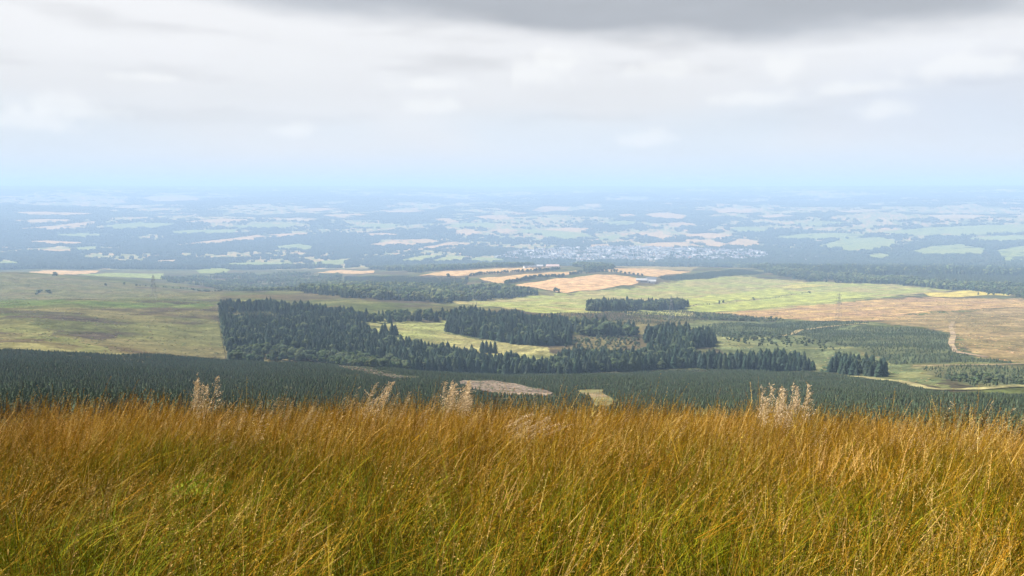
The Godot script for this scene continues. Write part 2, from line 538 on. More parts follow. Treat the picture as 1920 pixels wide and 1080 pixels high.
func build_fields() -> void:
	var s2 := STRAW * 1.06
	var s3 := Vector3(0.53, 0.37, 0.18)
	# the harvested fields beyond the wood
	field(outline([[963, 535], [1040, 546.7], [1063, 550], [1120, 544], [1195, 531.7], [1202, 522.5], [1153, 515], [1120, 515], [1060, 521.7]]), "stubble_field", STRAW, s2)
	field(outline([[898, 521.7], [926.7, 531.7], [950, 531], [1003, 518], [1060, 516], [1092, 510], [1080, 507.5], [1013, 512.5]]), "stubble_field", STRAW, s3)
	field(outline([[785, 516.7], [840, 508], [970, 503], [1033, 501.7], [1020, 506], [973, 510], [893, 515], [860, 518]]), "stubble_field", s3, STRAW)
	field(outline([[1113, 505], [1142, 503], [1240, 505], [1297, 510], [1232, 519.5], [1197, 516], [1157, 510]]), "stubble_field", STRAW, s3)
	field(outline([[1150, 500.5], [1225, 496], [1287, 494], [1337, 500], [1297, 508], [1225, 504.6]]), "rough_pasture", Vector3(0.26, 0.23, 0.11), Vector3(0.30, 0.25, 0.14))
	# green and yellow pastures
	field(outline([[1280, 560], [1440, 541.7], [1520, 546.7], [1327, 570], [1280, 576]]), "pasture", Vector3(0.33, 0.37, 0.10), Vector3(0.37, 0.38, 0.10))
	field(outline([[1280, 578], [1333, 571.5], [1523, 548.5], [1580, 548], [1647, 556.7], [1563, 566.7], [1413, 580], [1313, 586.7]]), "pasture", Vector3(0.36, 0.38, 0.10), Vector3(0.32, 0.36, 0.095))
	field(outline([[1730, 550], [1827, 545], [1897, 551.7], [1893, 555], [1780, 558], [1747, 556.7]]), "ripe_field", Vector3(0.52, 0.42, 0.10), Vector3(0.48, 0.42, 0.12))
	field(outline([[1440, 540], [1500, 533], [1550, 535], [1500, 540.5]]), "ripe_field", Vector3(0.44, 0.38, 0.11), Vector3(0.40, 0.38, 0.12))
	# fields on the plain: straw, grass or pale grass
	var far := [
		"s", [23, 398, 60, 397, 173, 400, 150, 403, 60, 403], "s", [33, 429, 120, 421, 180, 415, 185, 418, 110, 431], "s", [27, 413, 133, 412, 128, 417, 60, 420], "p", [267, 371, 320, 367, 377, 371, 370, 376, 285, 377],
		"s", [40, 453, 90, 451, 157, 455, 150, 460, 90, 459], "s", [47, 469, 140, 467, 136, 474, 90, 475], "g", [137, 465, 180, 462, 190, 470, 145, 472], "s", [0, 463, 33, 464, 30, 468, 0, 467],
		"s", [313, 460, 400, 450.5, 480, 441, 583, 436, 578, 440, 500, 447, 410, 456, 330, 462], "g", [310, 435, 360, 431, 443, 430, 440, 437, 330, 438], "g", [507, 462, 560, 457, 590, 462, 583, 470, 540, 468],
		"g", [417, 495, 480, 491, 550, 493, 545, 500, 430, 502], "g", [367, 508, 400, 502, 433, 505, 425, 511, 375, 513], "g", [117, 516, 200, 512, 307, 513, 305, 525, 230, 527, 150, 521], "y", [307, 533, 350, 530, 403, 533, 390, 537, 320, 537],
		"s", [53, 511, 90, 507, 187, 508, 180, 512, 100, 515], "g", [583, 491, 640, 487, 665, 489, 640, 496, 590, 497], "s", [593, 511, 640, 506, 703, 508, 700, 512, 640, 513], "g", [0, 488, 30, 490, 42, 498, 0, 500],
		"p", [283, 489, 333, 487, 330, 494, 300, 495], "s", [677, 461, 716, 455, 740, 450, 800, 448, 823, 452, 800, 457, 720, 463], "s", [787, 464, 830, 457, 850, 453, 890, 457, 840, 463, 800, 468], "s", [682, 438, 720, 437, 763, 441, 700, 442],
		"s", [847, 433, 880, 430, 907, 437, 880, 442, 860, 438], "s", [922, 432, 950, 429, 975, 432, 940, 437], "g", [967, 434, 1000, 430, 1090, 436, 1110, 441, 1060, 452, 1036, 446, 1010, 440], "s", [1007, 430, 1060, 427, 1112, 428, 1090, 436, 1050, 433],
		"g", [1120, 444, 1150, 441, 1180, 446, 1150, 450, 1124, 450], "s", [1177, 437, 1230, 436, 1270, 444, 1240, 450, 1215, 443], "s", [1187, 462, 1230, 455, 1290, 454, 1312, 462, 1250, 464], "s", [1100, 459, 1140, 458, 1145, 462, 1110, 463],
		"s", [815, 411, 840, 409, 863, 416, 840, 418], "s", [892, 406, 940, 403, 967, 410, 920, 413], "s", [993, 395, 1020, 387, 1070, 388, 1060, 395, 1020, 398], "s", [1158, 403, 1180, 401, 1192, 404, 1175, 408],
		"s", [1210, 402, 1250, 399, 1287, 404, 1275, 411, 1230, 408], "p", [1095, 383, 1125, 382, 1122, 387, 1100, 388], "y", [750, 488, 790, 479, 827, 478, 815, 486, 760, 492], "y", [807, 489, 840, 481, 873, 480, 868, 489, 830, 492],
		"g", [873, 489, 900, 482, 940, 485, 952, 492, 900, 494], "g", [837, 424, 880, 418, 930, 419, 925, 427, 860, 427], "s", [1280, 440, 1330, 437, 1375, 441, 1350, 448, 1290, 446], "s", [1280, 449, 1330, 450, 1372, 459, 1350, 463, 1290, 455],
		"s", [1362, 456, 1390, 448, 1427, 452, 1420, 461, 1380, 463], "s", [1337, 393, 1370, 389, 1423, 393, 1400, 400, 1350, 399], "g", [1367, 428, 1400, 425, 1440, 430, 1430, 435, 1380, 434], "g", [1440, 446, 1500, 439, 1560, 437, 1627, 439, 1600, 447, 1500, 450],
		"g", [1530, 462, 1580, 448, 1650, 445, 1682, 452, 1670, 465, 1600, 470], "g", [1647, 436, 1740, 427, 1830, 423, 1920, 421, 1940, 436, 1800, 442, 1700, 440], "g", [1697, 473, 1750, 461, 1800, 458, 1853, 468, 1840, 478, 1760, 481], "g", [1620, 478, 1650, 474, 1680, 480, 1660, 487, 1630, 486],
		"g", [1867, 470, 1920, 461, 1950, 462, 1950, 490, 1880, 494], "p", [1737, 405, 1790, 402, 1847, 404, 1830, 410, 1770, 410], "g", [1810, 447, 1870, 442, 1940, 443, 1940, 452, 1850, 454],
		"s", [330, 416, 420, 410, 480, 412, 430, 417], "g", [190, 424, 260, 417, 330, 420, 300, 427, 210, 429], "p", [500, 412, 560, 408, 610, 411, 570, 415], "g", [420, 425, 500, 419, 560, 421, 520, 428], "s", [600, 404, 660, 401, 690, 403, 640, 407],
		"g", [640, 425, 700, 419, 760, 421, 720, 428], "s", [1420, 405, 1460, 402, 1490, 405, 1450, 409], "g", [1480, 420, 1540, 414, 1590, 417, 1530, 424], "p", [1560, 396, 1610, 393, 1650, 396, 1600, 400], "g", [90, 441, 150, 437, 210, 440, 160, 446],
		"s", [540, 393, 600, 390, 650, 393, 590, 397], "s", [700, 396, 760, 393, 800, 396, 750, 399], "p", [180, 388, 250, 384, 300, 387, 240, 391], "g", [1120, 418, 1170, 414, 1210, 418, 1160, 423], "s", [1240, 420, 1280, 417, 1310, 421, 1270, 424],
	]
	for i in range(0, far.size(), 2):
		var pts := []
		var flat: Array = far[i + 1]
		for k in range(0, flat.size(), 2): pts.append([flat[k], flat[k + 1]])
		var p := outline(pts, 3000.0)
		open_fields.append([p, bounds(p)])
		match far[i]:
			"s": field(p, "far_straw_field", STRAW * 1.05, s3)
			"p": field(p, "far_straw_field", Vector3(0.5, 0.4, 0.25), s3)
			"g": field(p, "far_grass_field", Vector3(0.25, 0.30, 0.10), Vector3(0.29, 0.32, 0.11))
			"y": field(p, "far_grass_field", Vector3(0.36, 0.36, 0.11), Vector3(0.30, 0.33, 0.10))
	# tracks and bare banks
	var bare := Vector3(0.34, 0.27, 0.19)
	var grit := Vector3(0.20, 0.165, 0.14)
	ribbon([[1787, 603], [1782, 613], [1788, 630], [1783, 647], [1790, 658], [1815, 664], [1850, 670]], 5.0, "track", bare, Vector3(0.36, 0.29, 0.17))
	ribbon([[1466, 630], [1513, 618], [1560, 612], [1625, 607]], 7.0, "track", Vector3(0.38, 0.32, 0.17), Vector3(0.33, 0.28, 0.15))
	ribbon([[1712, 687], [1800, 685], [1925, 683]], 4.0, "track", bare, Vector3(0.33, 0.29, 0.16))
	ribbon([[1597, 706], [1660, 713], [1730, 727], [1790, 731], [1860, 728], [1925, 724]], 7.0, "track", Vector3(0.33, 0.30, 0.16), Vector3(0.28, 0.27, 0.13))
	ribbon([[1560, 601], [1700, 588], [1820, 580], [1925, 575]], 9.0, "track", Vector3(0.55, 0.37, 0.18), TAN)
	ribbon([[625, 687], [662, 690], [705, 696], [742, 705], [785, 709]], 8.0, "track", grit, bare)
	field(outline([[846, 717], [868, 714.5], [900, 715.5], [925, 714], [947, 718], [965, 720], [990, 727], [1012, 730], [1036, 738], [1022, 744], [985, 741], [950, 743], [915, 735], [886, 731], [866, 722]]), "bare_bank", grit, Vector3(0.26, 0.21, 0.16))
	field(outline([[1082, 733], [1105, 731.5], [1131, 732], [1128, 737], [1138, 743], [1150, 752], [1146, 768], [1118, 768], [1112, 750], [1094, 741]]), "bare_bank", Vector3(0.17, 0.165, 0.08), Vector3(0.26, 0.21, 0.13))

func set_zones() -> void:
	zone([[-80, 656], [0, 656], [212, 666], [436, 676], [500, 677], [700, 688], [900, 699], [1040, 700], [1200, 696], [1310, 691], [1413, 691], [1513, 696], [1597, 706], [1730, 728], [1790, 738], [2000, 738], [2000, 900], [960, 850], [-80, 830]], Vector3(0.055, 0.065, 0.035), Vector3(0.075, 0.075, 0.045))
	zone([[1480, 627], [1613, 611], [1713, 613], [1777, 627], [1777, 643], [1793, 664], [1913, 682], [1680, 684], [1640, 664], [1547, 642]], Vector3(0.075, 0.095, 0.050), Vector3(0.10, 0.115, 0.055))
	zone([[1313, 611], [1467, 603], [1563, 602], [1633, 605], [1580, 613], [1467, 631], [1347, 632]], Vector3(0.08, 0.10, 0.052), Vector3(0.10, 0.12, 0.055))
	zone([[1723, 689], [1960, 690], [1960, 724], [1830, 727], [1773, 711]], Vector3(0.10, 0.12, 0.06), Vector3(0.14, 0.14, 0.07))
	zone([[1340, 586.7], [1480, 577], [1613, 563], [1697, 558.5], [1800, 559], [1960, 563], [1960, 577], [1713, 586], [1697, 598], [1563, 602], [1463, 598]], TAN, Vector3(0.33, 0.22, 0.12))
	zone([[1640, 605], [1710, 590], [1827, 582], [1960, 577], [1960, 690], [1850, 672], [1797, 660], [1795, 640], [1780, 625], [1720, 612]], Vector3(0.21, 0.17, 0.08), Vector3(0.29, 0.22, 0.11))
	zone([[1290, 610], [1340, 600], [1560, 602], [1640, 606], [1490, 628], [1550, 643], [1640, 668], [1720, 690], [1790, 730], [1600, 706], [1520, 693], [1350, 660]], Vector3(0.12, 0.145, 0.07), Vector3(0.19, 0.20, 0.09))
	zone([[840, 568], [900, 560], [1010, 553], [1060, 552], [1180, 540], [1260, 528], [1380, 515], [1520, 528], [1680, 534], [1780, 545], [1730, 550], [1600, 562], [1300, 590], [1200, 590], [1000, 585]], Vector3(0.29, 0.32, 0.10), Vector3(0.34, 0.30, 0.13))
	zone([[-80, 600], [0, 606], [90, 620], [160, 640], [228, 659], [180, 661], [90, 640], [0, 622], [-80, 612]], PALE, Vector3(0.15, 0.16, 0.06))
	zone([[-80, 640], [0, 642], [110, 652], [250, 664], [425, 672], [430, 676], [212, 666], [0, 656], [-80, 654]], Vector3(0.21, 0.20, 0.085), PALE)
	zone([[30, 590], [140, 586], [215, 606], [200, 642], [130, 626], [60, 608]], HEATHER, Vector3(0.10, 0.11, 0.045))
	zone([[-80, 566], [130, 565], [300, 568], [400, 570], [400, 577], [140, 577], [-80, 583]], Vector3(0.105, 0.145, 0.045), Vector3(0.13, 0.14, 0.055))
	zone([[-80, 508], [0, 511], [200, 528], [410, 549], [410, 563], [200, 562], [-80, 560]], Vector3(0.135, 0.14, 0.062), Vector3(0.16, 0.145, 0.075))
	zone([[690, 598], [840, 604], [840, 624], [900, 636], [1030, 652], [1050, 668], [1010, 690], [880, 668], [740, 650]], Vector3(0.24, 0.26, 0.095), Vector3(0.30, 0.28, 0.12))

# ------------------------------------------------------------------ meshes
class Bits:
	var pos := PackedVector3Array()
	var col := PackedColorArray()
	var idx := PackedInt32Array()
	func tri(a: Vector3, b: Vector3, c: Vector3, k: Color) -> void:
		var n := pos.size()
		pos.append_array([a, b, c])
		col.append_array([k, k, k])
		idx.append_array([n, n + 1, n + 2])
	func quad(a: Vector3, b: Vector3, c: Vector3, d: Vector3, k: Color) -> void:
		var n := pos.size()
		pos.append_array([a, b, c, d])
		col.append_array([k, k, k, k])
		idx.append_array([n, n + 1, n + 2, n, n + 2, n + 3])
	func tube(a: Vector3, b: Vector3, ra: float, rb: float, sides: int, k: Color) -> void:
		var d := (b - a).normalized()
		var u := d.cross(Vector3.RIGHT if absf(d.x) < 0.8 else Vector3.UP).normalized()
		var v := d.cross(u)
		for i in sides:
			var p := TAU * i / sides
			var q := TAU * (i + 1) / sides
			var e := u * cos(p) + v * sin(p)
			var f := u * cos(q) + v * sin(q)
			quad(a + e * ra, a + f * ra, b + f * rb, b + e * rb, k)
	func box(lo: Vector3, hi: Vector3, k: Color) -> void:
		var p := []
		for i in 8: p.append(Vector3(hi.x if i & 1 else lo.x, hi.y if i & 2 else lo.y, hi.z if i & 4 else lo.z))
		for f in [[0, 2, 3, 1], [4, 5, 7, 6], [0, 1, 5, 4], [2, 6, 7, 3], [0, 4, 6, 2], [1, 3, 7, 5]]: quad(p[f[0]], p[f[1]], p[f[2]], p[f[3]], k)
	func surface(to: ArrayMesh, m: Material = null) -> ArrayMesh:
		var arr := []
		arr.resize(Mesh.ARRAY_MAX)
		arr[Mesh.ARRAY_VERTEX] = pos
		arr[Mesh.ARRAY_COLOR] = col
		arr[Mesh.ARRAY_INDEX] = idx
		to.add_surface_from_arrays(Mesh.PRIMITIVE_TRIANGLES, arr)
		if m: to.surface_set_material(to.get_surface_count() - 1, m)
		return to
	func mesh() -> ArrayMesh:
		return surface(ArrayMesh.new())

func shade_of(spread: float) -> Color:
	var v := rng.randf_range(1.0 - spread, 1.0 + spread)
	return Color(v * rng.randf_range(0.95, 1.08), v, v * rng.randf_range(0.9, 1.05))

## A spruce crown one metre tall: whorls of drooping boughs round a thin leafy core.
func spruce_crown(tiers: int, boughs: int, wide: float, low: float) -> ArrayMesh:
	var b := Bits.new()
	for i in tiers:
		var t := low + (0.97 - low) * pow(float(i) / tiers, 0.92)
		var reach := wide * pow(1.0 - t, 0.64) * (0.82 + 0.18 * smoothstep(0.0, 0.25, t)) + 0.012
		var turn := rng.randf() * TAU
		for j in boughs:
			var a := turn + TAU * j / boughs + rng.randf_range(-0.3, 0.3)
			var l := reach * rng.randf_range(0.7, 1.2)
			var out := Vector3(cos(a), 0, sin(a))
			var side := Vector3(-sin(a), 0, cos(a)) * l * rng.randf_range(0.32, 0.5)
			var y := t + rng.randf_range(-0.012, 0.012)
			var root := Vector3(0, y + l * 0.2, 0)
			var mid := out * l * 0.6 + Vector3(0, y - l * 0.08, 0)
			var tip := out * l + Vector3(0, y - l * rng.randf_range(0.2, 0.5), 0)
			var k := shade_of(0.22)
			b.tri(root, mid - side - Vector3(0, l * 0.28, 0), mid, k)
			b.tri(root, mid, mid + side - Vector3(0, l * 0.28, 0), k)
			b.tri(mid, mid - side - Vector3(0, l * 0.28, 0), tip, k)
			b.tri(mid, tip, mid + side - Vector3(0, l * 0.28, 0), k)
	b.tube(Vector3(0, low + 0.02, 0), Vector3(0, 1.0, 0), wide * 0.45, 0.002, 6, Color(0.8, 0.8, 0.8))
	return b.mesh()

## A small or far spruce: few whorls.
func small_spruce(tiers: int, boughs: int, wide: float) -> ArrayMesh:
	var b := Bits.new()
	for i in tiers:
		var t := 0.06 + 0.86 * float(i) / tiers
		var reach := wide * pow(1.0 - t, 0.85) + 0.02
		var turn := rng.randf() * TAU
		for j in boughs:
			var a := turn + TAU * j / boughs + rng.randf_range(-0.25, 0.25)
			var l := reach * rng.randf_range(0.75, 1.2)
			var out := Vector3(cos(a), 0, sin(a))
			var side := Vector3(-sin(a), 0, cos(a)) * l * 0.5
			var k := shade_of(0.2)
			var tip := out * l + Vector3(0, t - l * 0.15, 0)
			b.tri(Vector3(0, t + l * 0.75, 0), out * l * 0.45 - side + Vector3(0, t - l * 0.1, 0), tip, k)
			b.tri(Vector3(0, t + l * 0.75, 0), tip, out * l * 0.45 + side + Vector3(0, t - l * 0.1, 0), k)
	b.tube(Vector3(0, 0.0, 0), Vector3(0, 1.0, 0), wide * 0.4, 0.0, 5, Color(0.85, 0.85, 0.85))
	return b.mesh()

func blob(b: Bits, at: Vector3, size: Vector3, k: float, rough: float) -> void:
	# a rough low ball of leaves
	var rings := 4
	var sides := 7
	var grid := []
	for i in rings + 1:
		var row := []
		var el := -PI * 0.5 + PI * i / rings
		for j in sides:
			var a := TAU * j / sides + i * 0.4
			row.append(at + Vector3(cos(a) * cos(el) * size.x, sin(el) * size.y, sin(a) * cos(el) * size.z) * rng.randf_range(1.0 - rough, 1.0 + rough))
		grid.append(row)
	for i in rings:
		for j in sides:
			var v := k * rng.randf_range(0.8, 1.2)
			b.quad(grid[i][j], grid[i + 1][j], grid[i + 1][(j + 1) % sides], grid[i][(j + 1) % sides], Color(v, v, v * 0.95))

## A broadleaf crown one metre tall: lobes of leaf sprays over ragged inner foliage.
func broad_crown(lobes: int, leaves: int, wide: float, base := 0.18) -> ArrayMesh:
	var b := Bits.new()
	for i in lobes:
		var a := TAU * i / lobes + rng.randf_range(-0.5, 0.5)
		var up := rng.randf_range(base + 0.2, 0.80)
		var off := wide * rng.randf_range(0.25, 0.62) * (1.15 - absf(up - 0.5))
		if i == 0:
			up = 0.74
			off = 0.05
		var c := Vector3(cos(a) * off, up, sin(a) * off)
		var s := Vector3(rng.randf_range(0.17, 0.25), rng.randf_range(0.13, 0.2), rng.randf_range(0.17, 0.25)) * (wide / 0.42)
		if leaves > 0: blob(b, c, s * 0.82, 0.85, 0.2)
		else: blob(b, c, s, 1.0, 0.25)
		var tone := rng.randf_range(0.85, 1.2)
		for j in leaves:
			var n := Vector3(rng.randfn(), rng.randfn(), rng.randfn()).normalized()
			var p := c + n * s * rng.randf_range(0.75, 1.12)
			var u := (n.cross(Vector3(rng.randfn(), rng.randfn(), rng.randfn())).normalized() + n * rng.randf_range(-0.5, 0.5)).normalized()
			var v := n.cross(u).normalized()
			var r := rng.randf_range(0.022, 0.05)
			var k := tone * rng.randf_range(0.75, 1.3)
			b.quad(p - u * r, p + v * r * 0.7, p + u * r, p - v * r * 0.7, Color(k * rng.randf_range(0.95, 1.1), k, k * 0.92))
	return b.mesh()

func trunk_mesh(limbs: int, top: float) -> ArrayMesh:
	var b := Bits.new()
	b.tube(Vector3(0, -0.03, 0), Vector3(0, top * 0.5, 0), 0.024, 0.017, 7, Color.WHITE)
	b.tube(Vector3(0, top * 0.5, 0), Vector3(0.004, top, 0.003), 0.017, 0.005, 7, Color.WHITE)
	for i in limbs:
		var a := TAU * i / limbs + 0.4
		b.tube(Vector3(0, 0.28 + 0.05 * i, 0), Vector3(cos(a) * 0.2, 0.5 + 0.05 * i, sin(a) * 0.2), 0.010, 0.003, 5, Color.WHITE)
	return b.mesh()

var shapes := {}
func make_shapes() -> void:
	rng.seed = 77
	shapes.spruce = []
	for i in 4: shapes.spruce.append(spruce_crown(17, 9, 0.29 + 0.04 * (i % 3), 0.05 + 0.02 * i))
	shapes.spruce_far = []
	for i in 3: shapes.spruce_far.append(small_spruce(9, 7, 0.20 + 0.03 * i))
	shapes.young = []
	for i in 4: shapes.young.append(small_spruce(6, 6, 0.30 + 0.03 * i))
	shapes.broad = []
	for i in 4: shapes.broad.append(broad_crown(9 + i % 2, 62, 0.40 + 0.04 * (i % 3), 0.05 + 0.05 * (i % 2)))
	shapes.broad_far = []
	for i in 3: shapes.broad_far.append(broad_crown(7, 14, 0.45, 0.0))
	shapes.trunk = trunk_mesh(0, 0.8)
	shapes.limbed = trunk_mesh(4, 0.72)
	shapes.bush = []
	for i in 3: shapes.bush.append(broad_crown(6, 26, 0.62, -0.1))
	shapes.tuft = []
	for i in 2:
		var b := Bits.new()
		for j in 5: blob(b, Vector3(rng.randf_range(-0.4, 0.4), 0.3, rng.randf_range(-0.4, 0.4)), Vector3(rng.randf_range(0.15, 0.35), rng.randf_range(0.3, 0.6), rng.randf_range(0.15, 0.35)), 1.0, 0.3)
		shapes.tuft.append(b.mesh())
	# clumps of trees for woods on the plain
	shapes.clump = []
	for i in 4:
		var b := Bits.new()
		for j in 7:
			var at := Vector3(rng.randf_range(-11, 11), 0, rng.randf_range(-11, 11))
			var h := rng.randf_range(9, 16)
			if i == 3:
				b.tube(at, at + Vector3(0, h * 1.1, 0), 3.6, 0.1, 6, shade_of(0.15))
			else:
				blob(b, at + Vector3(0, h * 0.52, 0), Vector3(rng.randf_range(4.5, 6.5), h * 0.5, rng.randf_range(4.5, 6.5)), 1.0, 0.2)
		shapes.clump.append(b.mesh())
	shapes.wide_clump = []
	for i in 3:
		var b := Bits.new()
		for j in 13:
			var at := Vector3(rng.randf_range(-52, 52), 0, rng.randf_range(-30, 30))
			var h := rng.randf_range(9, 17)
			blob(b, at + Vector3(0, h * 0.48, 0), Vector3(rng.randf_range(8, 15), h * 0.52, rng.randf_range(8, 15)), 1.0, 0.2)
		shapes.wide_clump.append(b.mesh())

## Many copies of a few meshes as stuff, one node for each mesh.
func strew(called: String, meshes: Array, m: Material, places: Array, label := "", category := "") -> void:
	for k in meshes.size():
		var own := []
		for p in places:
			if p[2] % meshes.size() == k: own.append(p)
		if own.is_empty(): continue
		var mm := MultiMesh.new()
		mm.transform_format = MultiMesh.TRANSFORM_3D
		mm.use_colors = true
		mm.mesh = meshes[k]
		mm.instance_count = own.size()
		for i in own.size():
			mm.set_instance_transform(i, own[i][0])
			mm.set_instance_color(i, own[i][1])
		var o := MultiMeshInstance3D.new()
		o.multimesh = mm
		o.material_override = m
		o.name = numbered(called)
		add_child(o)
		tag(o, label, category, "", "stuff")

func stand(x: float, z: float, tall: float, wide := 1.0, sink := 0.02) -> Transform3D:
	var b := Basis(Vector3.UP, rng.randf() * TAU).scaled(Vector3(tall * wide, tall, tall * wide))
	return Transform3D(b, ground(x, z, -sink * tall))

func inside(p: Vector2, polys: Array) -> bool:
	for q in polys:
		if q[1].has_point(p) and Geometry2D.is_point_in_polygon(p, q[0]): return true
	return false

func scatter(poly: PackedVector2Array, gap: float, jitter := 0.45) -> Array:
	var b := bounds(poly)
	var out := []
	var z := b.position.y
	while z < b.end.y:
		var x := b.position.x
		while x < b.end.x:
			var p := Vector2(x + rng.randf_range(-jitter, jitter) * gap, z + rng.randf_range(-jitter, jitter) * gap)
			if Geometry2D.is_point_in_polygon(p, poly): out.append(p)
			x += gap
		z += gap
	return out

func leafy(a: Color, spread: float) -> Color:
	var v := rng.randf_range(1.0 - spread, 1.0 + spread)
	return Color(a.r * v * rng.randf_range(0.85, 1.2), a.g * v, a.b * v * rng.randf_range(0.85, 1.15))

const SPRUCE := Color(0.030, 0.050, 0.031)
const BROAD := Color(0.068, 0.096, 0.038)
const YOUNG := Color(0.056, 0.078, 0.040)

## Where along a wood a tree stands, told by things next to it.
func along(q: Vector2, marks: Array) -> String:
	var x := sight_of(q).x
	for m in marks:
		if x < m[0]: return m[1]
	return marks[marks.size() - 1][1]

const WOOD_MARKS := [[460, "at its left corner by the moor"], [540, "behind its pale left edge"], [620, "left of the pink track"], [700, "above the pink track"], [780, "left of the tall grass clump"], [860, "behind the tall grass clump"], [940, "above the bare bank"], [1030, "below the grass strip"], [1110, "left of the dirt clearing"], [1200, "above the dirt clearing"], [5000, "at its right end"]]

func bulk(v: float, low: float, high: float, words: Array) -> String:
	return words[0] if v < low else (words[1] if v < high else words[2])

func tree(called: String, crown: Mesh, cm: Material, trunk: Mesh, at: Vector2, tall: float, label: String, group: String) -> void:
	var t := thing(called, ground(at.x, at.y, -0.02 * tall), rng.randf() * TAU)
	var w := rng.randf_range(0.9, 1.15)
	var a := put(trunk, "trunk", M.bark, t)
	a.scale = Vector3.ONE * tall
	var b := put(crown, "crown", cm, t)
	b.scale = Vector3(tall * w, tall, tall * w)
	tag(t, label, "tree", group)

func build_woods() -> void:
	rng.seed = 101
	# the woods on the bench below: outline, spacing, share of broadleaf trees, height, how its trees are called
	var woods := [
		[[[413, 592], [445, 607], [530, 607], [560, 592], [640, 598], [690, 625], [740, 650], [800, 660], [880, 668], [950, 683], [1010, 690], [1040, 690], [1060, 672], [1120, 674], [1200, 668], [1260, 658], [1295, 652], [1305, 672], [1300, 690], [1270, 691], [1200, 696], [1040, 701], [900, 700], [800, 696], [700, 689], [600, 681], [500, 678], [438, 678]], 4.2, 0.15, 11.5, "in the long wood"],
		[[[438, 678], [500, 678], [600, 681], [700, 689], [790, 696], [790, 688], [700, 678], [600, 667], [500, 660], [433, 655]], 6.0, 0.93, 9.0, "edging the long wood"],
		[[[410, 577], [500, 574], [545, 580], [640, 590], [690, 597], [690, 604], [640, 600], [540, 593], [500, 583], [412, 586]], 4.6, 0.06, 11.0, "in the strip behind the young clearing"],
		[[[690, 604], [700, 597], [760, 593], [850, 593], [850, 600], [780, 604], [720, 607]], 8.5, 0.75, 13.0, "in the belt behind the bright meadow"],
		[[[838, 612], [850, 594], [960, 598], [1040, 606], [1070, 612], [1070, 648], [1010, 648], [960, 645], [900, 634], [837, 623]], 4.4, 0.14, 12.5, "in the block above the grass strip"],
		[[[1070, 612], [1120, 613], [1190, 622], [1195, 632], [1150, 632], [1090, 631]], 7.0, 0.55, 15.0, "in the mixed wood behind the clearing"],
		[[[1210, 642], [1215, 628], [1280, 625], [1340, 638], [1342, 650], [1310, 651], [1290, 656], [1240, 652]], 5.2, 0.05, 14.0, "in the block right of the clearing"],
		[[[1312, 692], [1312, 680], [1400, 677], [1480, 680], [1525, 690], [1525, 695], [1420, 695]], 4.2, 0.0, 11.5, "in the narrow dark plantation"],
		[[[1555, 698], [1570, 689], [1630, 691], [1660, 702], [1660, 708], [1600, 704]], 4.6, 0.08, 11.5, "in the small dark wood by the pale track"],
		[[[1101, 584], [1104, 577], [1200, 573], [1275, 571], [1292, 575], [1280, 579], [1200, 582], [1130, 585]], 8.0, 0.45, 16.0, "in the copse amid the green fields"],
	]
	var spruces := []
	var broads := []
	var wide_gap := outline([[1060, 652], [1070, 634], [1195, 634], [1200, 652], [1120, 660]])
	var fringe := outline(woods[1][0])
	for w in woods:
		var p := outline(w[0])
		for q in scatter(p, w[1]):
			if w == woods[0] and Geometry2D.is_point_in_polygon(q, fringe): continue
			var patch := noise_a.get_noise_2d(q.x / 45.0, q.y / 45.0)
			if patch < -0.5: continue
			var edge: float = w[3] * rng.randf_range(0.62, 1.18) * (1.0 + 0.4 * patch)
			if rng.randf() < w[2] + (0.12 * smoothstep(0.15, 0.4, patch) if w[2] > 0.0 else 0.0): broads.append([q, edge * 0.82, w[4]])
			else: spruces.append([q, edge, w[4]])
	for i in 14:
		broads.append([spot(1262 + rng.randf_range(-26, 18), 578 + rng.randf_range(-4, 3)), rng.randf_range(15, 20), "in the copse amid the green fields"])
	for p in [[722, 627, 14], [735, 629, 15], [741, 628, 12], [717, 626, 11], [905, 660, 12], [912, 661, 13], [920, 661, 12], [928, 662, 13]]:
		spruces.append([spot(p[0], p[1]), p[2], "standing out on the grass strip"])
	spruces.sort_custom(func(a, b): return a[1] / a[0].length() > b[1] / b[0].length())
	broads.sort_custom(func(a, b): return a[1] / a[0].length() > b[1] / b[0].length())
	var rest := []
	for i in spruces.size():
		var s: Array = spruces[i]
		if i < 290 or s[2].begins_with("standing"):
			tree("spruce_tree", shapes.spruce[i % 4], M.spruce[rng.randi() % 4], shapes.trunk, s[0], s[1], bulk(s[1], 10.5, 13.0, ["shorter", "tall", "very tall"]) + " dark spruce " + s[2] + ("" if not s[2].contains("long") else ", " + along(s[0], WOOD_MARKS)), "spruces " + s[2])
		else:
			rest.append([stand(s[0].x, s[0].y, s[1]), leafy(SPRUCE, 0.45), rng.randi() % 4])
	strew("spruce_wood", shapes.spruce, M.leaf, rest, "dense dark spruces filling the woods on the bench", "wood")
	rest = []
	for i in broads.size():
		var s: Array = broads[i]
		if i < 250 or (s[2].contains("copse") and i % 6 == 0):
			tree("broadleaf_tree", shapes.broad[i % 4], M.broad[rng.randi() % 3], shapes.limbed, s[0], s[1], bulk(s[1], 8.5, 11.5, ["low", "rounded", "large"]) + " broadleaf tree " + s[2] + ("" if not s[2].contains("long") else ", " + along(s[0], WOOD_MARKS)), "broadleaf trees " + s[2])
		else:
			rest.append([stand(s[0].x, s[0].y, s[1]), leafy(BROAD, 0.25), rng.randi() % 4])
	strew("broadleaf_wood", shapes.broad, M.leaf, rest, "rounded broadleaf trees among the spruces on the bench", "wood")
	print("woods ", spruces.size(), " ", broads.size())
	# scrub in the clearing and along the burn
	var scrub := []
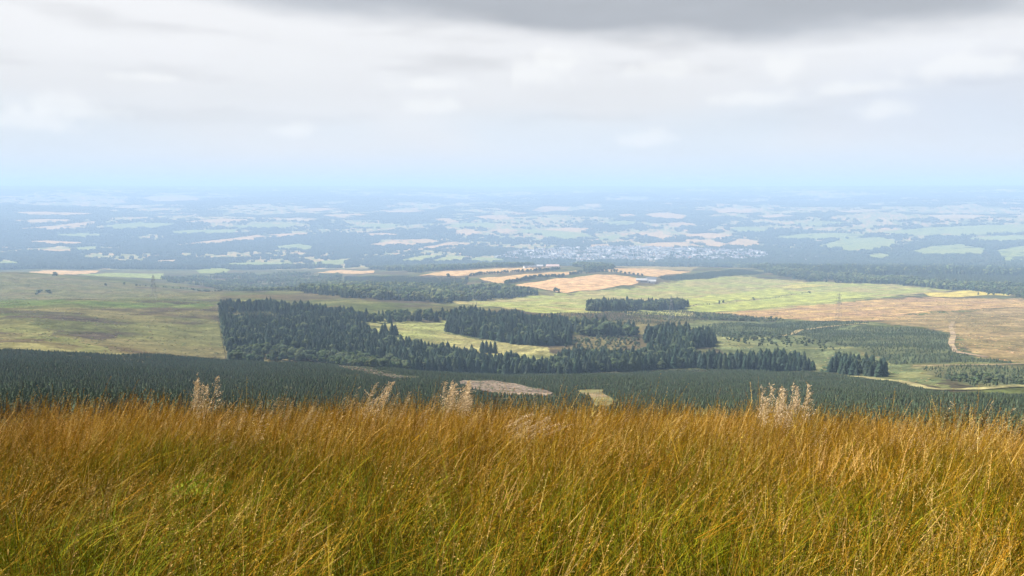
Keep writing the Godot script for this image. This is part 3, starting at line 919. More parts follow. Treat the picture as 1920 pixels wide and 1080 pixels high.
	for o in [[wide_gap, 6.0, 3.0], [outline([[1345, 630], [1420, 625], [1480, 632], [1560, 645], [1480, 652], [1400, 648]]), 9.0, 3.2], [outline([[1470, 645], [1520, 640], [1590, 658], [1620, 672], [1540, 660]]), 11.0, 3.0], [outline([[1770, 700], [1830, 703], [1920, 712], [1960, 722], [1850, 727], [1780, 715]]), 7.0, 2.6], [outline([[1300, 588], [1345, 592], [1470, 598], [1470, 602], [1330, 600]]), 7.0, 3.4]]:
		for q in scatter(o[0], o[1], 0.7):
			if rng.randf() < 0.7: scrub.append([stand(q.x, q.y, o[2] * rng.randf_range(0.5, 1.4)), leafy(Color(0.07, 0.095, 0.045), 0.3), rng.randi() % 3])
	var brash := []
	for o in [[[846, 717], [900, 715], [947, 718], [990, 727], [1036, 738], [1022, 744], [950, 743], [886, 731]], [[620, 685], [662, 689], [705, 695], [742, 704], [785, 709], [740, 710], [690, 701], [640, 692]]]:
		for q in scatter(outline(o), 2.0, 0.8):
			if rng.randf() < 0.55: brash.append([stand(q.x, q.y, rng.randf_range(0.25, 0.75), 2.0), leafy(Color(0.20, 0.16, 0.13).lerp(Color(0.09, 0.10, 0.05), rng.randf()), 0.35), rng.randi() % 3])
	strew("brash", shapes.bush, M.leaf, brash, "heaps of grey-brown brash on the bare banks", "brash")
	var tufts := []
	for o in [[[[-60, 540], [0, 520], [200, 530], [405, 553], [410, 590], [434, 672], [200, 662], [-60, 652]], 7.0, [Color(0.095, 0.11, 0.04), Color(0.13, 0.11, 0.055), Color(0.11, 0.12, 0.045), Color(0.16, 0.16, 0.07)]], [[[1340, 588], [1613, 564], [1697, 560], [1960, 564], [1960, 690], [1850, 672], [1797, 658], [1780, 620], [1697, 600], [1463, 598]], 7.5, [Color(0.30, 0.20, 0.10), Color(0.38, 0.27, 0.14), Color(0.17, 0.13, 0.065), Color(0.15, 0.15, 0.06)]], [[[840, 572], [1010, 556], [1180, 542], [1380, 518], [1680, 536], [1600, 560], [1300, 588], [1000, 584]], 11.0, [Color(0.20, 0.22, 0.08), Color(0.13, 0.15, 0.055), Color(0.26, 0.22, 0.10), Color(0.24, 0.27, 0.09)]], [[[1350, 632], [1500, 630], [1640, 668], [1720, 692], [1780, 728], [1600, 704], [1520, 692], [1350, 660]], 6.5, [Color(0.10, 0.13, 0.055), Color(0.18, 0.18, 0.08), Color(0.07, 0.09, 0.04), Color(0.22, 0.20, 0.10)]], [[[690, 604], [838, 608], [838, 624], [900, 638], [1040, 656], [1010, 686], [880, 664], [745, 645]], 6.5, [Color(0.20, 0.21, 0.08), Color(0.14, 0.16, 0.055), Color(0.28, 0.25, 0.12), Color(0.24, 0.24, 0.09)]]]:
		for q in scatter(outline(o[0]), o[1], 0.9):
			if noise_a.get_noise_2d(q.x / 70.0 + 11.0, q.y / 70.0) + rng.randf_range(-0.3, 0.3) > 0.0:
				tufts.append([stand(q.x, q.y, rng.randf_range(0.2, 0.6), rng.randf_range(2.5, 6.0), 0.1), leafy(o[2][rng.randi() % 4], 0.25), rng.randi() % 2])
	strew("rough_tufts", shapes.tuft, M.leaf, tufts, "rushes and rough tufts on the moor and heath", "rushes")
	print("tufts ", tufts.size())
	strew("scrub", shapes.bush, M.leaf, scrub, "low grey-green scrub in the clearings and by the burn", "scrub")

func build_plantations() -> void:
	rng.seed = 202
	var gaps := []
	for p in [[[618, 684], [662, 687], [705, 692], [745, 702], [790, 706], [785, 712], [735, 711], [690, 702], [640, 692]], [[843, 714], [900, 712], [947, 715], [995, 726], [1042, 738], [1040, 748], [950, 744], [885, 732]], [[1080, 731], [1105, 729.5], [1133, 730], [1131, 736], [1142, 743], [1154, 752], [1150, 770], [1114, 770], [1108, 750], [1090, 741]]]:
		var q := outline(p)
		gaps.append([q, bounds(q)])
	var near_left := outline([[-60, 700], [0, 704], [100, 716], [230, 735], [340, 752], [340, 830], [-60, 830]])
	var near_right := outline([[1490, 778], [1600, 762], [1730, 748], [1960, 744], [1960, 850], [1490, 850]])
	var all := outline([[-60, 656], [0, 656], [212, 666], [436, 677], [500, 680], [600, 683], [700, 691], [800, 698], [900, 702], [1040, 703], [1200, 698], [1310, 693.5], [1413, 693.5], [1513, 698], [1597, 707], [1730, 729], [1790, 740], [1960, 742], [1960, 850], [960, 830], [-60, 815]])
	var far := []
	var close := []
	for q in scatter(all, 1.5, 0.4):
		if inside(q, gaps): continue
		var r: float = q.length()
		if r < 105.0: continue
		var n := noise_a.get_noise_2d(q.x / 30.0, q.y / 30.0)
		var lane := noise_b.get_noise_2d(q.x / 90.0, q.y / 35.0)
		if absf(lane) < 0.03 or n < -0.36: continue
		var near := Geometry2D.is_point_in_polygon(q, near_left) or Geometry2D.is_point_in_polygon(q, near_right)
		var tall := (1.45 if not near else 2.0) * (1.0 + 0.35 * n + 0.5 * lane) * rng.randf_range(0.7, 1.25)
		var k := leafy(YOUNG, 0.3)
		if near: close.append([q, tall, k])
		else: far.append([stand(q.x, q.y, tall), k, rng.randi() % 4])
	# the spruces on the nearer slope that show largest stand singly
	close.sort_custom(func(a, b): return a[1] / a[0].length() > b[1] / b[0].length())
	var picked := []
	for c in close:
		var d := sight_of(c[0])
		if d.x > -20 and d.x < 1940 and d.y < 775: picked.append(c)
		if picked.size() >= 260: break
	var single := {}
	for c in picked: single[c[0]] = true
	for i in picked.size():
		var c: Array = picked[i]
		var left: bool = c[0].x < 0
		var o := put(shapes.young[i % 4], "young_spruce", M.sapling[i % 2])
		o.transform = stand(c[0].x, c[0].y, c[1])
		tag(o, bulk(c[1], 2.2, 2.9, ["small", "bushy", "taller"]) + " dark young spruce on the near slope, " + along(c[0], [[60, "at the left edge of the picture"], [130, "a little in from the left edge"], [200, "below the left moor"], [280, "towards the left feathery clump"], [800, "by the left feathery clump"], [1650, "right of the tall pale clump"], [1780, "below the pale track"], [9000, "at the right edge of the picture"]]), "tree", "young spruces on the near %s slope" % ("left" if left else "right"))
	var rest := []
	for c in close:
		if not single.has(c[0]): rest.append([stand(c[0].x, c[0].y, c[1]), c[2], rng.randi() % 4])
	strew("near_plantation", shapes.young, M.leaf, rest, "close-planted young spruces on the near slopes", "plantation")
	strew("young_plantation", shapes.young, M.leaf, far, "blue-green young spruce plantation below the grass", "plantation")
	print("young ", close.size(), " ", far.size())
	# sparser plantations on the right and the clearing in the wood
	var sparse := []
	for o in [
		[[[1480, 628], [1613, 611], [1713, 614], [1777, 628], [1777, 643], [1793, 664], [1913, 682], [1680, 684], [1640, 664], [1547, 642]], 3.6, 2.0], [[[1313, 611], [1467, 604], [1563, 602.5], [1633, 605.5], [1580, 613], [1467, 631], [1347, 632]], 3.8, 2.2],
		[[[1723, 690], [1960, 691], [1960, 722], [1830, 726], [1773, 711]], 4.4, 2.0], [[[445, 572], [530, 572], [545, 592], [530, 606], [447, 606]], 3.4, 3.0], [[[1232, 520], [1380, 506], [1440, 512], [1275, 526], [1245, 525]], 4.6, 5.0], [[[1010, 588], [1100, 586], [1290, 584], [1450, 595], [1440, 598], [1300, 602], [1180, 612], [1060, 602]], 5.0, 2.2],
		[[[645, 520], [780, 519], [880, 527], [870, 538], [760, 538], [645, 534]], 6.5, 5.0], [[[1690, 515], [1920, 515], [1960, 540], [1850, 535], [1700, 528]], 7.0, 8.0]]:
		for q in scatter(outline(o[0]), o[1], 0.45):
			if noise_a.get_noise_2d(q.x / 40.0, q.y / 25.0) > -0.3: sparse.append([stand(q.x, q.y, o[2] * rng.randf_range(0.6, 1.3)), leafy(YOUNG, 0.3), rng.randi() % 4])
	strew("open_plantation", shapes.young, M.leaf, sparse, "thinly planted young conifers on the rough slopes", "plantation")

func sight_of(q: Vector2) -> Vector2:
	var v := (ground(q.x, q.y) - Vector3(0, EYE, 0)).rotated(Vector3.RIGHT, deg_to_rad(PITCH))
	return Vector2(960.0 - FOCAL * v.x / v.z, 540.0 + FOCAL * v.y / v.z)

func build_far_woods() -> void:
	rng.seed = 303
	# woods beyond the bench
	var c_list := []
	var b_list := []
	for o in [
		[[[560, 546], [640, 559], [740, 563], [840, 569], [890, 564], [1010, 553], [1008, 547], [960, 546], [905, 541], [870, 538], [760, 539], [640, 535], [560, 538]], 8.5, 0.5, 13.0], [[[300, 522], [420, 513], [560, 512], [640, 517], [640, 536], [560, 547], [480, 548], [400, 540], [320, 530]], 11.0, 0.85, 8.5],
		[[[1353, 498], [1447, 514], [1520, 528], [1673, 533], [1780, 544], [1900, 553], [1960, 560], [1960, 545], [1850, 536], [1700, 526], [1550, 517], [1450, 506], [1380, 496]], 9.5, 0.7, 14.0], [[[1380, 495], [1500, 500], [1700, 501], [1960, 510], [1960, 520], [1700, 516], [1550, 516], [1450, 505]], 9.0, 0.1, 18.0],
		[[[690, 505], [790, 512], [900, 503], [1000, 500], [1000, 496], [880, 497], [760, 500]], 11.0, 0.6, 13.0], [[[1075, 500], [1110, 508], [1150, 506], [1150, 497], [1080, 496]], 9.0, 0.8, 14.0], [[[1830, 553], [1900, 557], [1920, 562], [1960, 566], [1960, 558], [1900, 553]], 8.0, 0.8, 9.0]]:
		for q in scatter(outline(o[0]), o[1]):
			var patch := noise_a.get_noise_2d(q.x / 160.0 + 77.0, q.y / 160.0)
			if o[2] > 0.3 and patch < (-0.2 if o[2] < 0.8 else 0.0): continue
			var h: float = o[3] * rng.randf_range(0.65, 1.3) * (1.0 + 0.4 * patch)
			if rng.randf() < o[2]: b_list.append([stand(q.x, q.y, h), leafy(Color(0.075, 0.105, 0.04).lerp(Color(0.15, 0.18, 0.07), smoothstep(-0.1, 0.35, patch) * 0.85), 0.3), rng.randi() % 3])
			else: c_list.append([stand(q.x, q.y, h), leafy(Color(0.036, 0.058, 0.034), 0.25), rng.randi() % 3])
	# hedges between the harvested fields
	for l in [[[[880, 518], [940, 513], [1000, 509], [1050, 505]], 4.5, 9.0], [[[948, 533.5], [1000, 521.5], [1058, 519]], 4.5, 9.5], [[[1068, 516], [1090, 511], [1130, 506]], 6.0, 9.0], [[[1100, 513], [1125, 510], [1160, 511.5]], 7.0, 12.0], [[[1280, 577], [1330, 571], [1420, 562], [1520, 548]], 26.0, 2.5], [[[250, 536], [300, 539], [360, 542], [417, 546]], 7.0, 4.0]]:
		var line := outline(l[0])
		for i in line.size() - 1:
			var n := int(line[i].distance_to(line[i + 1]) / l[1]) + 1
			for k in n:
				var q: Vector2 = line[i].lerp(line[i + 1], (k + rng.randf_range(-0.3, 0.3)) / n) + Vector2(rng.randf_range(-3, 3), rng.randf_range(-6, 6))
				b_list.append([stand(q.x, q.y, l[2] * rng.randf_range(0.6, 1.3)), leafy(Color(0.055, 0.08, 0.032), 0.3), rng.randi() % 3])
	strew("far_conifer_wood", shapes.spruce_far, M.leaf, c_list, "hazy conifer woods beyond the bench", "wood")
	strew("far_broadleaf_wood", shapes.broad_far, M.leaf, b_list, "hazy broadleaf woods and hedges beyond the bench", "wood")
	print("far ", c_list.size(), " ", b_list.size())
	# single trees and bushes that stand apart
	var lone := [
		[72, 552, 11, "leafy dark bush on the left moor, the larger of two", 1], [92, 550, 9, "small dark bush right of the larger bush on the left moor", 1], [103, 517, 12, "dark round bush on the left skyline", 1], [198, 535, 6, "tiny lone bush on the moor edge, left of another", 1], [233, 533, 6, "tiny lone bush on the moor edge, nearest the shrub line", 1],
		[1041, 548, 13, "slim tree at the near corner of the big stubble field", 0], [1047, 549, 11, "rounded tree right of the slim tree by the stubble field", 0], [1164, 513, 12, "first tree in the row right of the big stubble field", 0], [1172, 514.5, 11, "second tree in the row right of the big stubble field", 0], [1180, 515.5, 12, "third tree in the row right of the big stubble field", 0], [1188, 517, 11, "fourth tree in the row right of the big stubble field", 0],
		[1196, 518, 12, "fifth tree in the row right of the big stubble field", 0], [1204, 519, 11, "last tree in the row, next to the farm sheds", 0], [1349, 568.5, 7, "left of two small trees on the pasture hedge", 0], [1356, 568, 7, "right of two small trees on the pasture hedge", 0], [1413, 562, 6, "single shrub halfway along the pasture hedge", 1], [1518, 550, 7, "shrub at the far end of the pasture hedge", 1],
		[1285, 576, 9, "dark shrub at the right tip of the copse", 1], [840, 521, 14, "tall tree at the left end of the stubble fields", 0], [875, 526, 14, "broad tree by the left corner of the stubble fields", 0], [905, 535, 12, "tree on the pasture corner below the stubble fields", 0], [1545, 697, 5, "dark round shrub between the two small plantations", 1],
	]
	for t in lone:
		var q := spot(t[0], t[1])
		if t[4] == 1:
			var o := thing("shrub", ground(q.x, q.y, -0.1), rng.randf() * TAU)
			var c := put(shapes.bush[rng.randi() % 3], "foliage", M.broad[2], o)
			c.scale = Vector3(t[2] * 1.2, t[2] * 0.85, t[2] * 1.2)
			var k := put(shapes.limbed, "stem", M.bark, o)
			k.scale = Vector3.ONE * t[2] * 0.8
			tag(o, t[3], "shrub", "lone shrubs on the slopes")
		else:
			tree("field_tree", shapes.broad[rng.randi() % 4], M.broad[rng.randi() % 3], shapes.limbed, q, t[2], t[3], "lone trees in the fields")

var open_fields := []
var edges := FastNoiseLite.new()

func warped(x: float, z: float) -> Vector2:
	return Vector2(x + noise_b.get_noise_2d(x / 1100.0, z / 1100.0) * 260.0, z + noise_b.get_noise_2d(x / 1100.0 + 9.0, z / 1100.0) * 260.0) / Vector2(430.0, 520.0)

## Whether a field of the plain is a wood.
func wooded(v: float, x: float, z: float) -> bool:
	return v < 0.12 + 1.1 * noise_a.get_noise_2d(x / 3600.0, z / 4200.0)

var town_area := PackedVector2Array()

func build_plain_woods() -> void:
	rng.seed = 404
	var near := []
	var wide := []
	var tone := Color(0.062, 0.082, 0.044)
	for i in 84000:
		var az := deg_to_rad(rng.randf_range(-36, 36))
		var r := 1.0 / rng.randf_range(1.0 / 26000.0, 1.0 / 4300.0)
		var q := Vector2(sin(az) * r, -cos(az) * r)
		var u := warped(q.x, q.y)
		var v := cells.get_noise_2d(u.x, u.y)
		var wood := wooded(v, q.x, q.y)
		var hedge := edges.get_noise_2d(u.x, u.y) < -0.86 if r < 9000.0 else edges.get_noise_2d(u.x, u.y) < -0.93
		if not wood and not hedge and rng.randf() > 0.035: continue
		if inside(q, open_fields): continue
		if Geometry2D.is_point_in_polygon(q, town_area) and rng.randf() > 0.12: continue
		var s := rng.randf_range(0.7, 1.25)
		var k := leafy(tone, 0.22)
		if r < 9000.0:
			var t := Transform3D(Basis(Vector3.UP, rng.randf() * TAU).scaled(Vector3(s, s, s)), ground(q.x, q.y, -0.5))
			near.append([t, k, (3 if wood and v < -0.6 else rng.randi() % 3)])
		else:
			var t := Transform3D(Basis(Vector3.UP, rng.randf_range(-0.4, 0.4)).scaled(Vector3(s, s, s) * clampf(r / 16000.0, 0.7, 1.3)), ground(q.x, q.y, -0.5))
			if not inside(q + Vector2(60, 0), open_fields) and not inside(q - Vector2(60, 0), open_fields): wide.append([t, k, rng.randi() % 3])
	strew("plain_woodland", shapes.clump, M.leaf, near, "blue hazy woods and hedges on the plain", "wood")
	strew("distant_woodland", shapes.wide_clump, M.leaf, wide, "faint woods far out on the plain", "wood")
	print("plain woods ", near.size(), " ", wide.size())

# ------------------------------------------------------------------ buildings
func house_mesh(w: float, d: float, h: float, wall: Material, roof: Material) -> ArrayMesh:
	var b := Bits.new()
	var x := w * 0.5
	var z := d * 0.5
	var top := h + d * 0.42
	b.quad(Vector3(-x, -2, z), Vector3(x, -2, z), Vector3(x, h, z), Vector3(-x, h, z), Color.WHITE)
	b.quad(Vector3(x, -2, -z), Vector3(-x, -2, -z), Vector3(-x, h, -z), Vector3(x, h, -z), Color.WHITE)
	for s in [-1, 1]:
		b.quad(Vector3(s * x, -2, -z), Vector3(s * x, -2, z), Vector3(s * x, h, z), Vector3(s * x, h, -z), Color.WHITE)
		b.tri(Vector3(s * x, h, -z), Vector3(s * x, h, z), Vector3(s * x, top, 0), Color.WHITE)
	var mesh := b.surface(ArrayMesh.new(), wall)
	var r := Bits.new()
	for s in [-1, 1]:
		var e := Vector3(0, -0.25, s * 0.4)
		r.quad(Vector3(-x - 0.3, h + 0.06, s * z) + e, Vector3(x + 0.3, h + 0.06, s * z) + e, Vector3(x + 0.3, top + 0.1, 0), Vector3(-x - 0.3, top + 0.1, 0), Color.WHITE)
	r.box(Vector3(-x + 0.4, top - 0.5, -0.4), Vector3(-x + 1.2, top + 1.1, 0.4), Color.WHITE)
	return r.surface(mesh, roof)

func build_town() -> void:
	rng.seed = 505
	var kinds := [
		["white house with a grey slate roof", house_mesh(13, 9, 5.5, M.white_wall, M.slate)], ["white house with a red-brown roof", house_mesh(12, 9, 5.2, M.white_wall, M.tile)], ["cream house with a slate roof", house_mesh(14, 9, 5.5, M.cream_wall, M.slate)],
		["grey stone house with a slate roof", house_mesh(14, 10, 6.0, M.stone_wall, M.slate)], ["long white terrace", house_mesh(30, 10, 6.0, M.white_wall, M.pale_roof)]]
	var places := []
	for area in [[town_area, 24.0, 0.82], [outline([[1462, 484], [1490, 472], [1530, 473], [1532, 485], [1500, 491]], 3500.0), 36.0, 0.6]]:
		for q in scatter(area[0], area[1], 0.25):
			if rng.randf() < area[2] and noise_a.get_noise_2d(q.x / 130.0, q.y / 170.0) > -0.27: places.append([q, area == area])
	for i in places.size():
		var j := rng.randi_range(i, places.size() - 1)
		var t: Array = places[i]
		places[i] = places[j]
		places[j] = t
	var rest := [[], [], [], [], []]
	for i in places.size():
		var q: Vector2 = places[i][0]
		var k: int = [0, 0, 0, 1, 2, 2, 3, 4][rng.randi() % 8]
		var turn := deg_to_rad(roundf(noise_b.get_noise_2d(q.x / 400.0, q.y / 400.0) * 4.0) * 25.0 + rng.randf_range(-6, 6)) + (PI / 2 if rng.randf() < 0.3 else 0.0)
		var t := Transform3D(Basis(Vector3.UP, turn).scaled(Vector3.ONE * rng.randf_range(0.9, 1.2)), ground(q.x, q.y))
		if i < 280:
			var o := MeshInstance3D.new()
			o.mesh = kinds[k][1]
			o.name = numbered("town_house")
			add_child(o)
			o.transform = t
			tag(o, "tiny " + kinds[k][0] + along(q, [[990, " at the town's left tip"], [1050, " in the town's left part"], [1110, " left of the town centre"], [1170, " in the town centre"], [1230, " right of the town centre"], [1300, " behind the rough pasture"], [1380, " in the town's right part"], [1450, " at the town's right end"], [9000, " in the right-hand hamlet"]]) + bulk(q.length(), 5400.0, 5900.0, [", near side", "", ", behind"]), "house", "houses of the distant town")
		else: rest[k].append([t, Color.WHITE, 0])
	for k in 5: strew("town_houses", [kinds[k][1]], null, rest[k], "crowded little houses of the distant town", "houses")
	print("houses ", places.size())

func part_box(lo: Vector3, hi: Vector3, called: String, m: Material, parent: Node) -> MeshInstance3D:
	var b := Bits.new()
	b.box(lo, hi, Color.WHITE)
	return put(b.mesh(), called, m, parent)

## A farm building: gabled, with doors or windows along its front.
func farm_building(px: float, py: float, w: float, d: float, h: float, turn: float, wall: Material, roof: Material, windows: int, called: String, label: String) -> void:
	var q := spot(px, py)
	var o := thing(called, ground(q.x, q.y), turn)
	tag(o, label, "building", "farm buildings")
	var x := w * 0.5
	var z := d * 0.5
	var top := h + d * 0.34
	var b := Bits.new()
	b.quad(Vector3(-x, -3, z), Vector3(x, -3, z), Vector3(x, h, z), Vector3(-x, h, z), Color.WHITE)
	b.quad(Vector3(x, -3, -z), Vector3(-x, -3, -z), Vector3(-x, h, -z), Vector3(x, h, -z), Color.WHITE)
	for s in [-1, 1]:
		b.quad(Vector3(s * x, -3, -z), Vector3(s * x, -3, z), Vector3(s * x, h, z), Vector3(s * x, h, -z), Color.WHITE)
		b.tri(Vector3(s * x, h, -z), Vector3(s * x, h, z), Vector3(s * x, top, 0), Color.WHITE)
	put(b.mesh(), "wall", wall, o)
	var r := Bits.new()
	for s in [-1, 1]:
		r.quad(Vector3(-x - 0.5, h - 0.2, s * (z + 0.6)), Vector3(x + 0.5, h - 0.2, s * (z + 0.6)), Vector3(x + 0.5, top + 0.15, 0), Vector3(-x - 0.5, top + 0.15, 0), Color.WHITE)
	var rf := put(r.mesh(), "roof", roof, o)
	if windows > 0:
		part_box(Vector3(-x + 1, top - 0.5, -0.6), Vector3(-x + 2.2, top + 1.6, 0.6), "chimney", M.stone_wall, rf)
		for i in windows:
			var c := -x + w * (i + 0.5) / windows
			part_box(Vector3(c - 0.6, h * 0.45, z), Vector3(c + 0.6, h * 0.75, z + 0.05), "window", M.glass, o)
	part_box(Vector3(-1.6, -0.5, z), Vector3(1.6, h * 0.8 if windows == 0 else 2.1, z + 0.08), "door", M.steel, o)

func build_farms() -> void:
	rng.seed = 606
	farm_building(986, 503, 16, 10, 6, 0.5, M.white_wall, M.slate, 3, "farmhouse", "white gabled farmhouse at the left of the farm behind the stubble fields")
	farm_building(999, 502.5, 26, 13, 5, 0.1, M.cream_wall, M.slate, 0, "barn", "long cream barn next to the white farmhouse")
	farm_building(1012, 502, 24, 14, 6, -0.1, M.stone_wall, M.pale_roof, 0, "barn", "grey barn in the middle of the farm behind the stubble fields")
	farm_building(1036, 502, 46, 18, 6, 0.04, M.cream_wall, plain_material(Color(0.5, 0.38, 0.34)), 0, "barn", "large pinkish-roofed shed at the right of the far farm")
	farm_building(1203, 528, 30, 14, 4.5, -0.15, M.stone_wall, M.pale_roof, 0, "farm_shed", "low pale-roofed shed at the corner of the big stubble field")
	farm_building(1218, 529.5, 34, 12, 4.0, -0.2, M.white_wall, M.pale_roof, 0, "farm_shed", "long white shed right of the stubble field corner")
	farm_building(1221, 526, 30, 14, 5.0, -0.12, M.stone_wall, M.slate, 0, "farm_shed", "dark-roofed shed behind the long white shed")
	farm_building(377, 503, 18, 10, 6, 0.3, M.white_wall, M.slate, 3, "farmhouse", "lone white farmhouse among the woods on the left plain")
	farm_building(1838, 483, 30, 12, 6, 0.1, M.white_wall, M.pale_roof, 4, "farmhouse", "pale farmhouse among trees on the right plain")

# ------------------------------------------------------------------ power line
func build_pylons() -> void:
	var at := [spot(289, 566), spot(890, 583), spot(1258, 601), spot(1572, 604)]
	at[0] = at[0].normalized() * 1290.0
	var names := ["faint steel pylon on the left moor", "faint steel pylon behind the central wood", "steel pylon on the slope right of the copse", "tall grey lattice pylon on the orange heath"]
	var tops := []
	for i in 4:
		var q: Vector2 = at[i]
		var dir: Vector2 = (at[mini(i + 1, 3)] - at[maxi(i - 1, 0)]).normalized()
		var o := thing("electricity_pylon", ground(q.x, q.y), atan2(-dir.y, dir.x) + PI / 2)
		tag(o, names[i], "pylon", "pylons of the power line")
		var tall := 42.0 if i == 3 else 34.0
		var half := func(t): return lerpf(3.6, 0.9, pow(t, 0.75)) if t < 0.66 else lerpf(1.3, 0.5, (t - 0.66) / 0.34)
		for sx in [-1, 1]:
			for sz in [-1, 1]:
				var b := Bits.new()
				for k in 10:
					var t0 := k / 10.0
					var t1 := (k + 1) / 10.0
					b.tube(Vector3(sx * half.call(t0), tall * t0, sz * half.call(t0)), Vector3(sx * half.call(t1), tall * t1, sz * half.call(t1)), 0.10, 0.10, 4, Color.WHITE)
				put(b.mesh(), "leg", M.steel, o)
		for face in 4:
			var b := Bits.new()
			for k in 9:
				var t0 := k / 9.5
				var t1 := (k + 1) / 9.5
				for s in [-1, 1]:
					var p := Vector3(s * half.call(t0), tall * t0, half.call(t0)).rotated(Vector3.UP, face * PI / 2)
					var e := Vector3(-s * half.call(t1), tall * t1, half.call(t1)).rotated(Vector3.UP, face * PI / 2)
					b.tube(p, e, 0.05, 0.05, 3, Color.WHITE)
			put(b.mesh(), "bracing", M.steel, o)
		var hang := []
		for k in 3:
			var y: float = tall * [0.66, 0.80, 0.93][k]
			var w: float = [5.6, 6.8, 5.0][k]
			for s in [-1, 1]:
				var b := Bits.new()
				b.tube(Vector3(s * 0.7, y + 1.0, 0), Vector3(s * w, y, 0), 0.13, 0.1, 4, Color.WHITE)
				b.tube(Vector3(s * 0.7, y - 0.4, 0.7), Vector3(s * w, y, 0), 0.12, 0.1, 4, Color.WHITE)
				b.tube(Vector3(s * 0.7, y - 0.4, -0.7), Vector3(s * w, y, 0), 0.12, 0.1, 4, Color.WHITE)
				var arm := put(b.mesh(), "crossarm", M.steel, o)
				var c := Bits.new()
				c.tube(Vector3(s * w, y, 0), Vector3(s * w, y - 2.4, 0), 0.14, 0.14, 5, Color.WHITE)
				put(c.mesh(), "insulator", M.glass, arm)
				hang.append(o.transform * Vector3(s * w, y - 2.4, 0))
		tops.append(hang)
	for i in 3:
		for k in 6:
			var b := Bits.new()
			for j in 14:
				var t0 := j / 14.0
				var t1 := (j + 1) / 14.0
				var p: Vector3 = tops[i][k].lerp(tops[i + 1][k], t0) - Vector3(0, 32.0 * t0 * (1 - t0), 0)
				var e: Vector3 = tops[i][k].lerp(tops[i + 1][k], t1) - Vector3(0, 32.0 * t1 * (1 - t1), 0)
				b.tube(p, e, 0.035, 0.035, 3, Color.WHITE)
			var o := put(b.mesh(), "power_cable", M.cable)
			tag(o, "thin sagging power cable strung between the %s pylons" % ["left and second", "two middle", "two right-hand"][i], "cable", "cables of the power line")

# ------------------------------------------------------------------ fence between the moor and the wood
func build_fence() -> void:
	var a := spot(410, 590)
	var e := spot(435, 678)
	var o := thing("fence", ground(a.x, a.y))
	tag(o, "post and wire fence between the left moor and the long wood", "fence")
	var b := Bits.new()
	b.box(Vector3(-0.09, -0.3, -0.09), Vector3(0.09, 1.35, 0.09), Color.WHITE)
	var post := b.mesh()
	var n := int(a.distance_to(e) / 3.5)
	var wires := [Bits.new(), Bits.new(), Bits.new()]
	var last := Vector3.ZERO
	for i in n + 1:
		var q := a.lerp(e, float(i) / n) - Vector2(2.0, 0)
		var p := ground(q.x, q.y) - o.position
		put(post, "post", M.bark, o).position = p
		if i > 0:
			for k in 3: wires[k].tube(last + Vector3(0, 0.45 + 0.35 * k, 0), p + Vector3(0, 0.45 + 0.35 * k, 0), 0.015, 0.015, 3, Color.WHITE)
		last = p
	for k in 3: put(wires[k].mesh(), "wire", M.cable, o)

# ------------------------------------------------------------------ the grass in front
var wind := Vector3(0.9, 0, -0.22)

func blade(b: Bits, foot: Vector3, out: Vector3, long: float, wide: float, lean: float, blow: float, k: Color, segments := 4) -> Array:
	var face := Vector3(rng.randfn(), 0, rng.randfn()).normalized()
	var path := []
	for i in segments + 1:
		var t := float(i) / segments
		var bend := lean * t * t
		var p := foot + out * long * bend + wind * long * blow * pow(t, 1.7)
		p.y += long * (t - 0.42 * (bend + blow * pow(t, 1.7)) * t)
		path.append(p)
	for i in segments:
		var w0 := wide * 0.5 * (1.0 - pow(float(i) / segments, 2.2))
		var w1 := wide * 0.5 * (1.0 - pow(float(i + 1) / segments, 2.2))
		if i == segments - 1: b.tri(path[i] - face * w0, path[i + 1], path[i] + face * w0, k)
		else: b.quad(path[i] - face * w0, path[i + 1] - face * w1, path[i + 1] + face * w1, path[i] + face * w0, k)
	return path

## The flower head of a grass: short branchlets with small pointed spikelets, all swept by the wind.
func panicle(b: Bits, foot: Vector3, along: Vector3, long: float, wide: float, branches: int, each: int, size: float, k: Color) -> void:
	along = along.normalized()
	b.tube(foot, foot + along * long, 0.0011, 0.0004, 3, k)
	for i in branches:
		var t := (i + rng.randf()) / branches
		var p := foot + along * long * t
		var spread := wide * (1.0 - 0.75 * t)
		var o := Vector3(rng.randfn() * 0.8, rng.randf_range(-0.25, 0.35), rng.randfn() * 0.8) + wind * 1.1 + along * 0.8
		o = o.normalized() * spread * rng.randf_range(0.5, 1.1)
		for j in each:
			var s := p + o * (j + 1.0) / each + Vector3(rng.randfn(), rng.randfn(), rng.randfn()) * spread * 0.08
			var d := (o.normalized() + along * 0.4 + Vector3(0, -0.35, 0) + Vector3(rng.randfn(), rng.randfn(), rng.randfn()) * 0.3).normalized() * size * rng.randf_range(0.7, 1.2)
			var w := d.cross(Vector3(rng.randfn(), rng.randfn(), rng.randfn())).normalized() * size * 0.17
			var v := rng.randf_range(0.8, 1.2)
			b.quad(s, s + d * 0.45 + w, s + d, s + d * 0.45 - w, Color(k.r * v, k.g * v, k.b * v))
		b.tri(p, p + o, p + o + Vector3(0, 0.0012, 0), k)

func mix_of(list: Array) -> Color:
	var c: Color = list[rng.randi() % list.size()]
	var v := rng.randf_range(0.75, 1.25)
	return Color(c.r * v * rng.randf_range(0.93, 1.07), c.g * v, c.b * v)

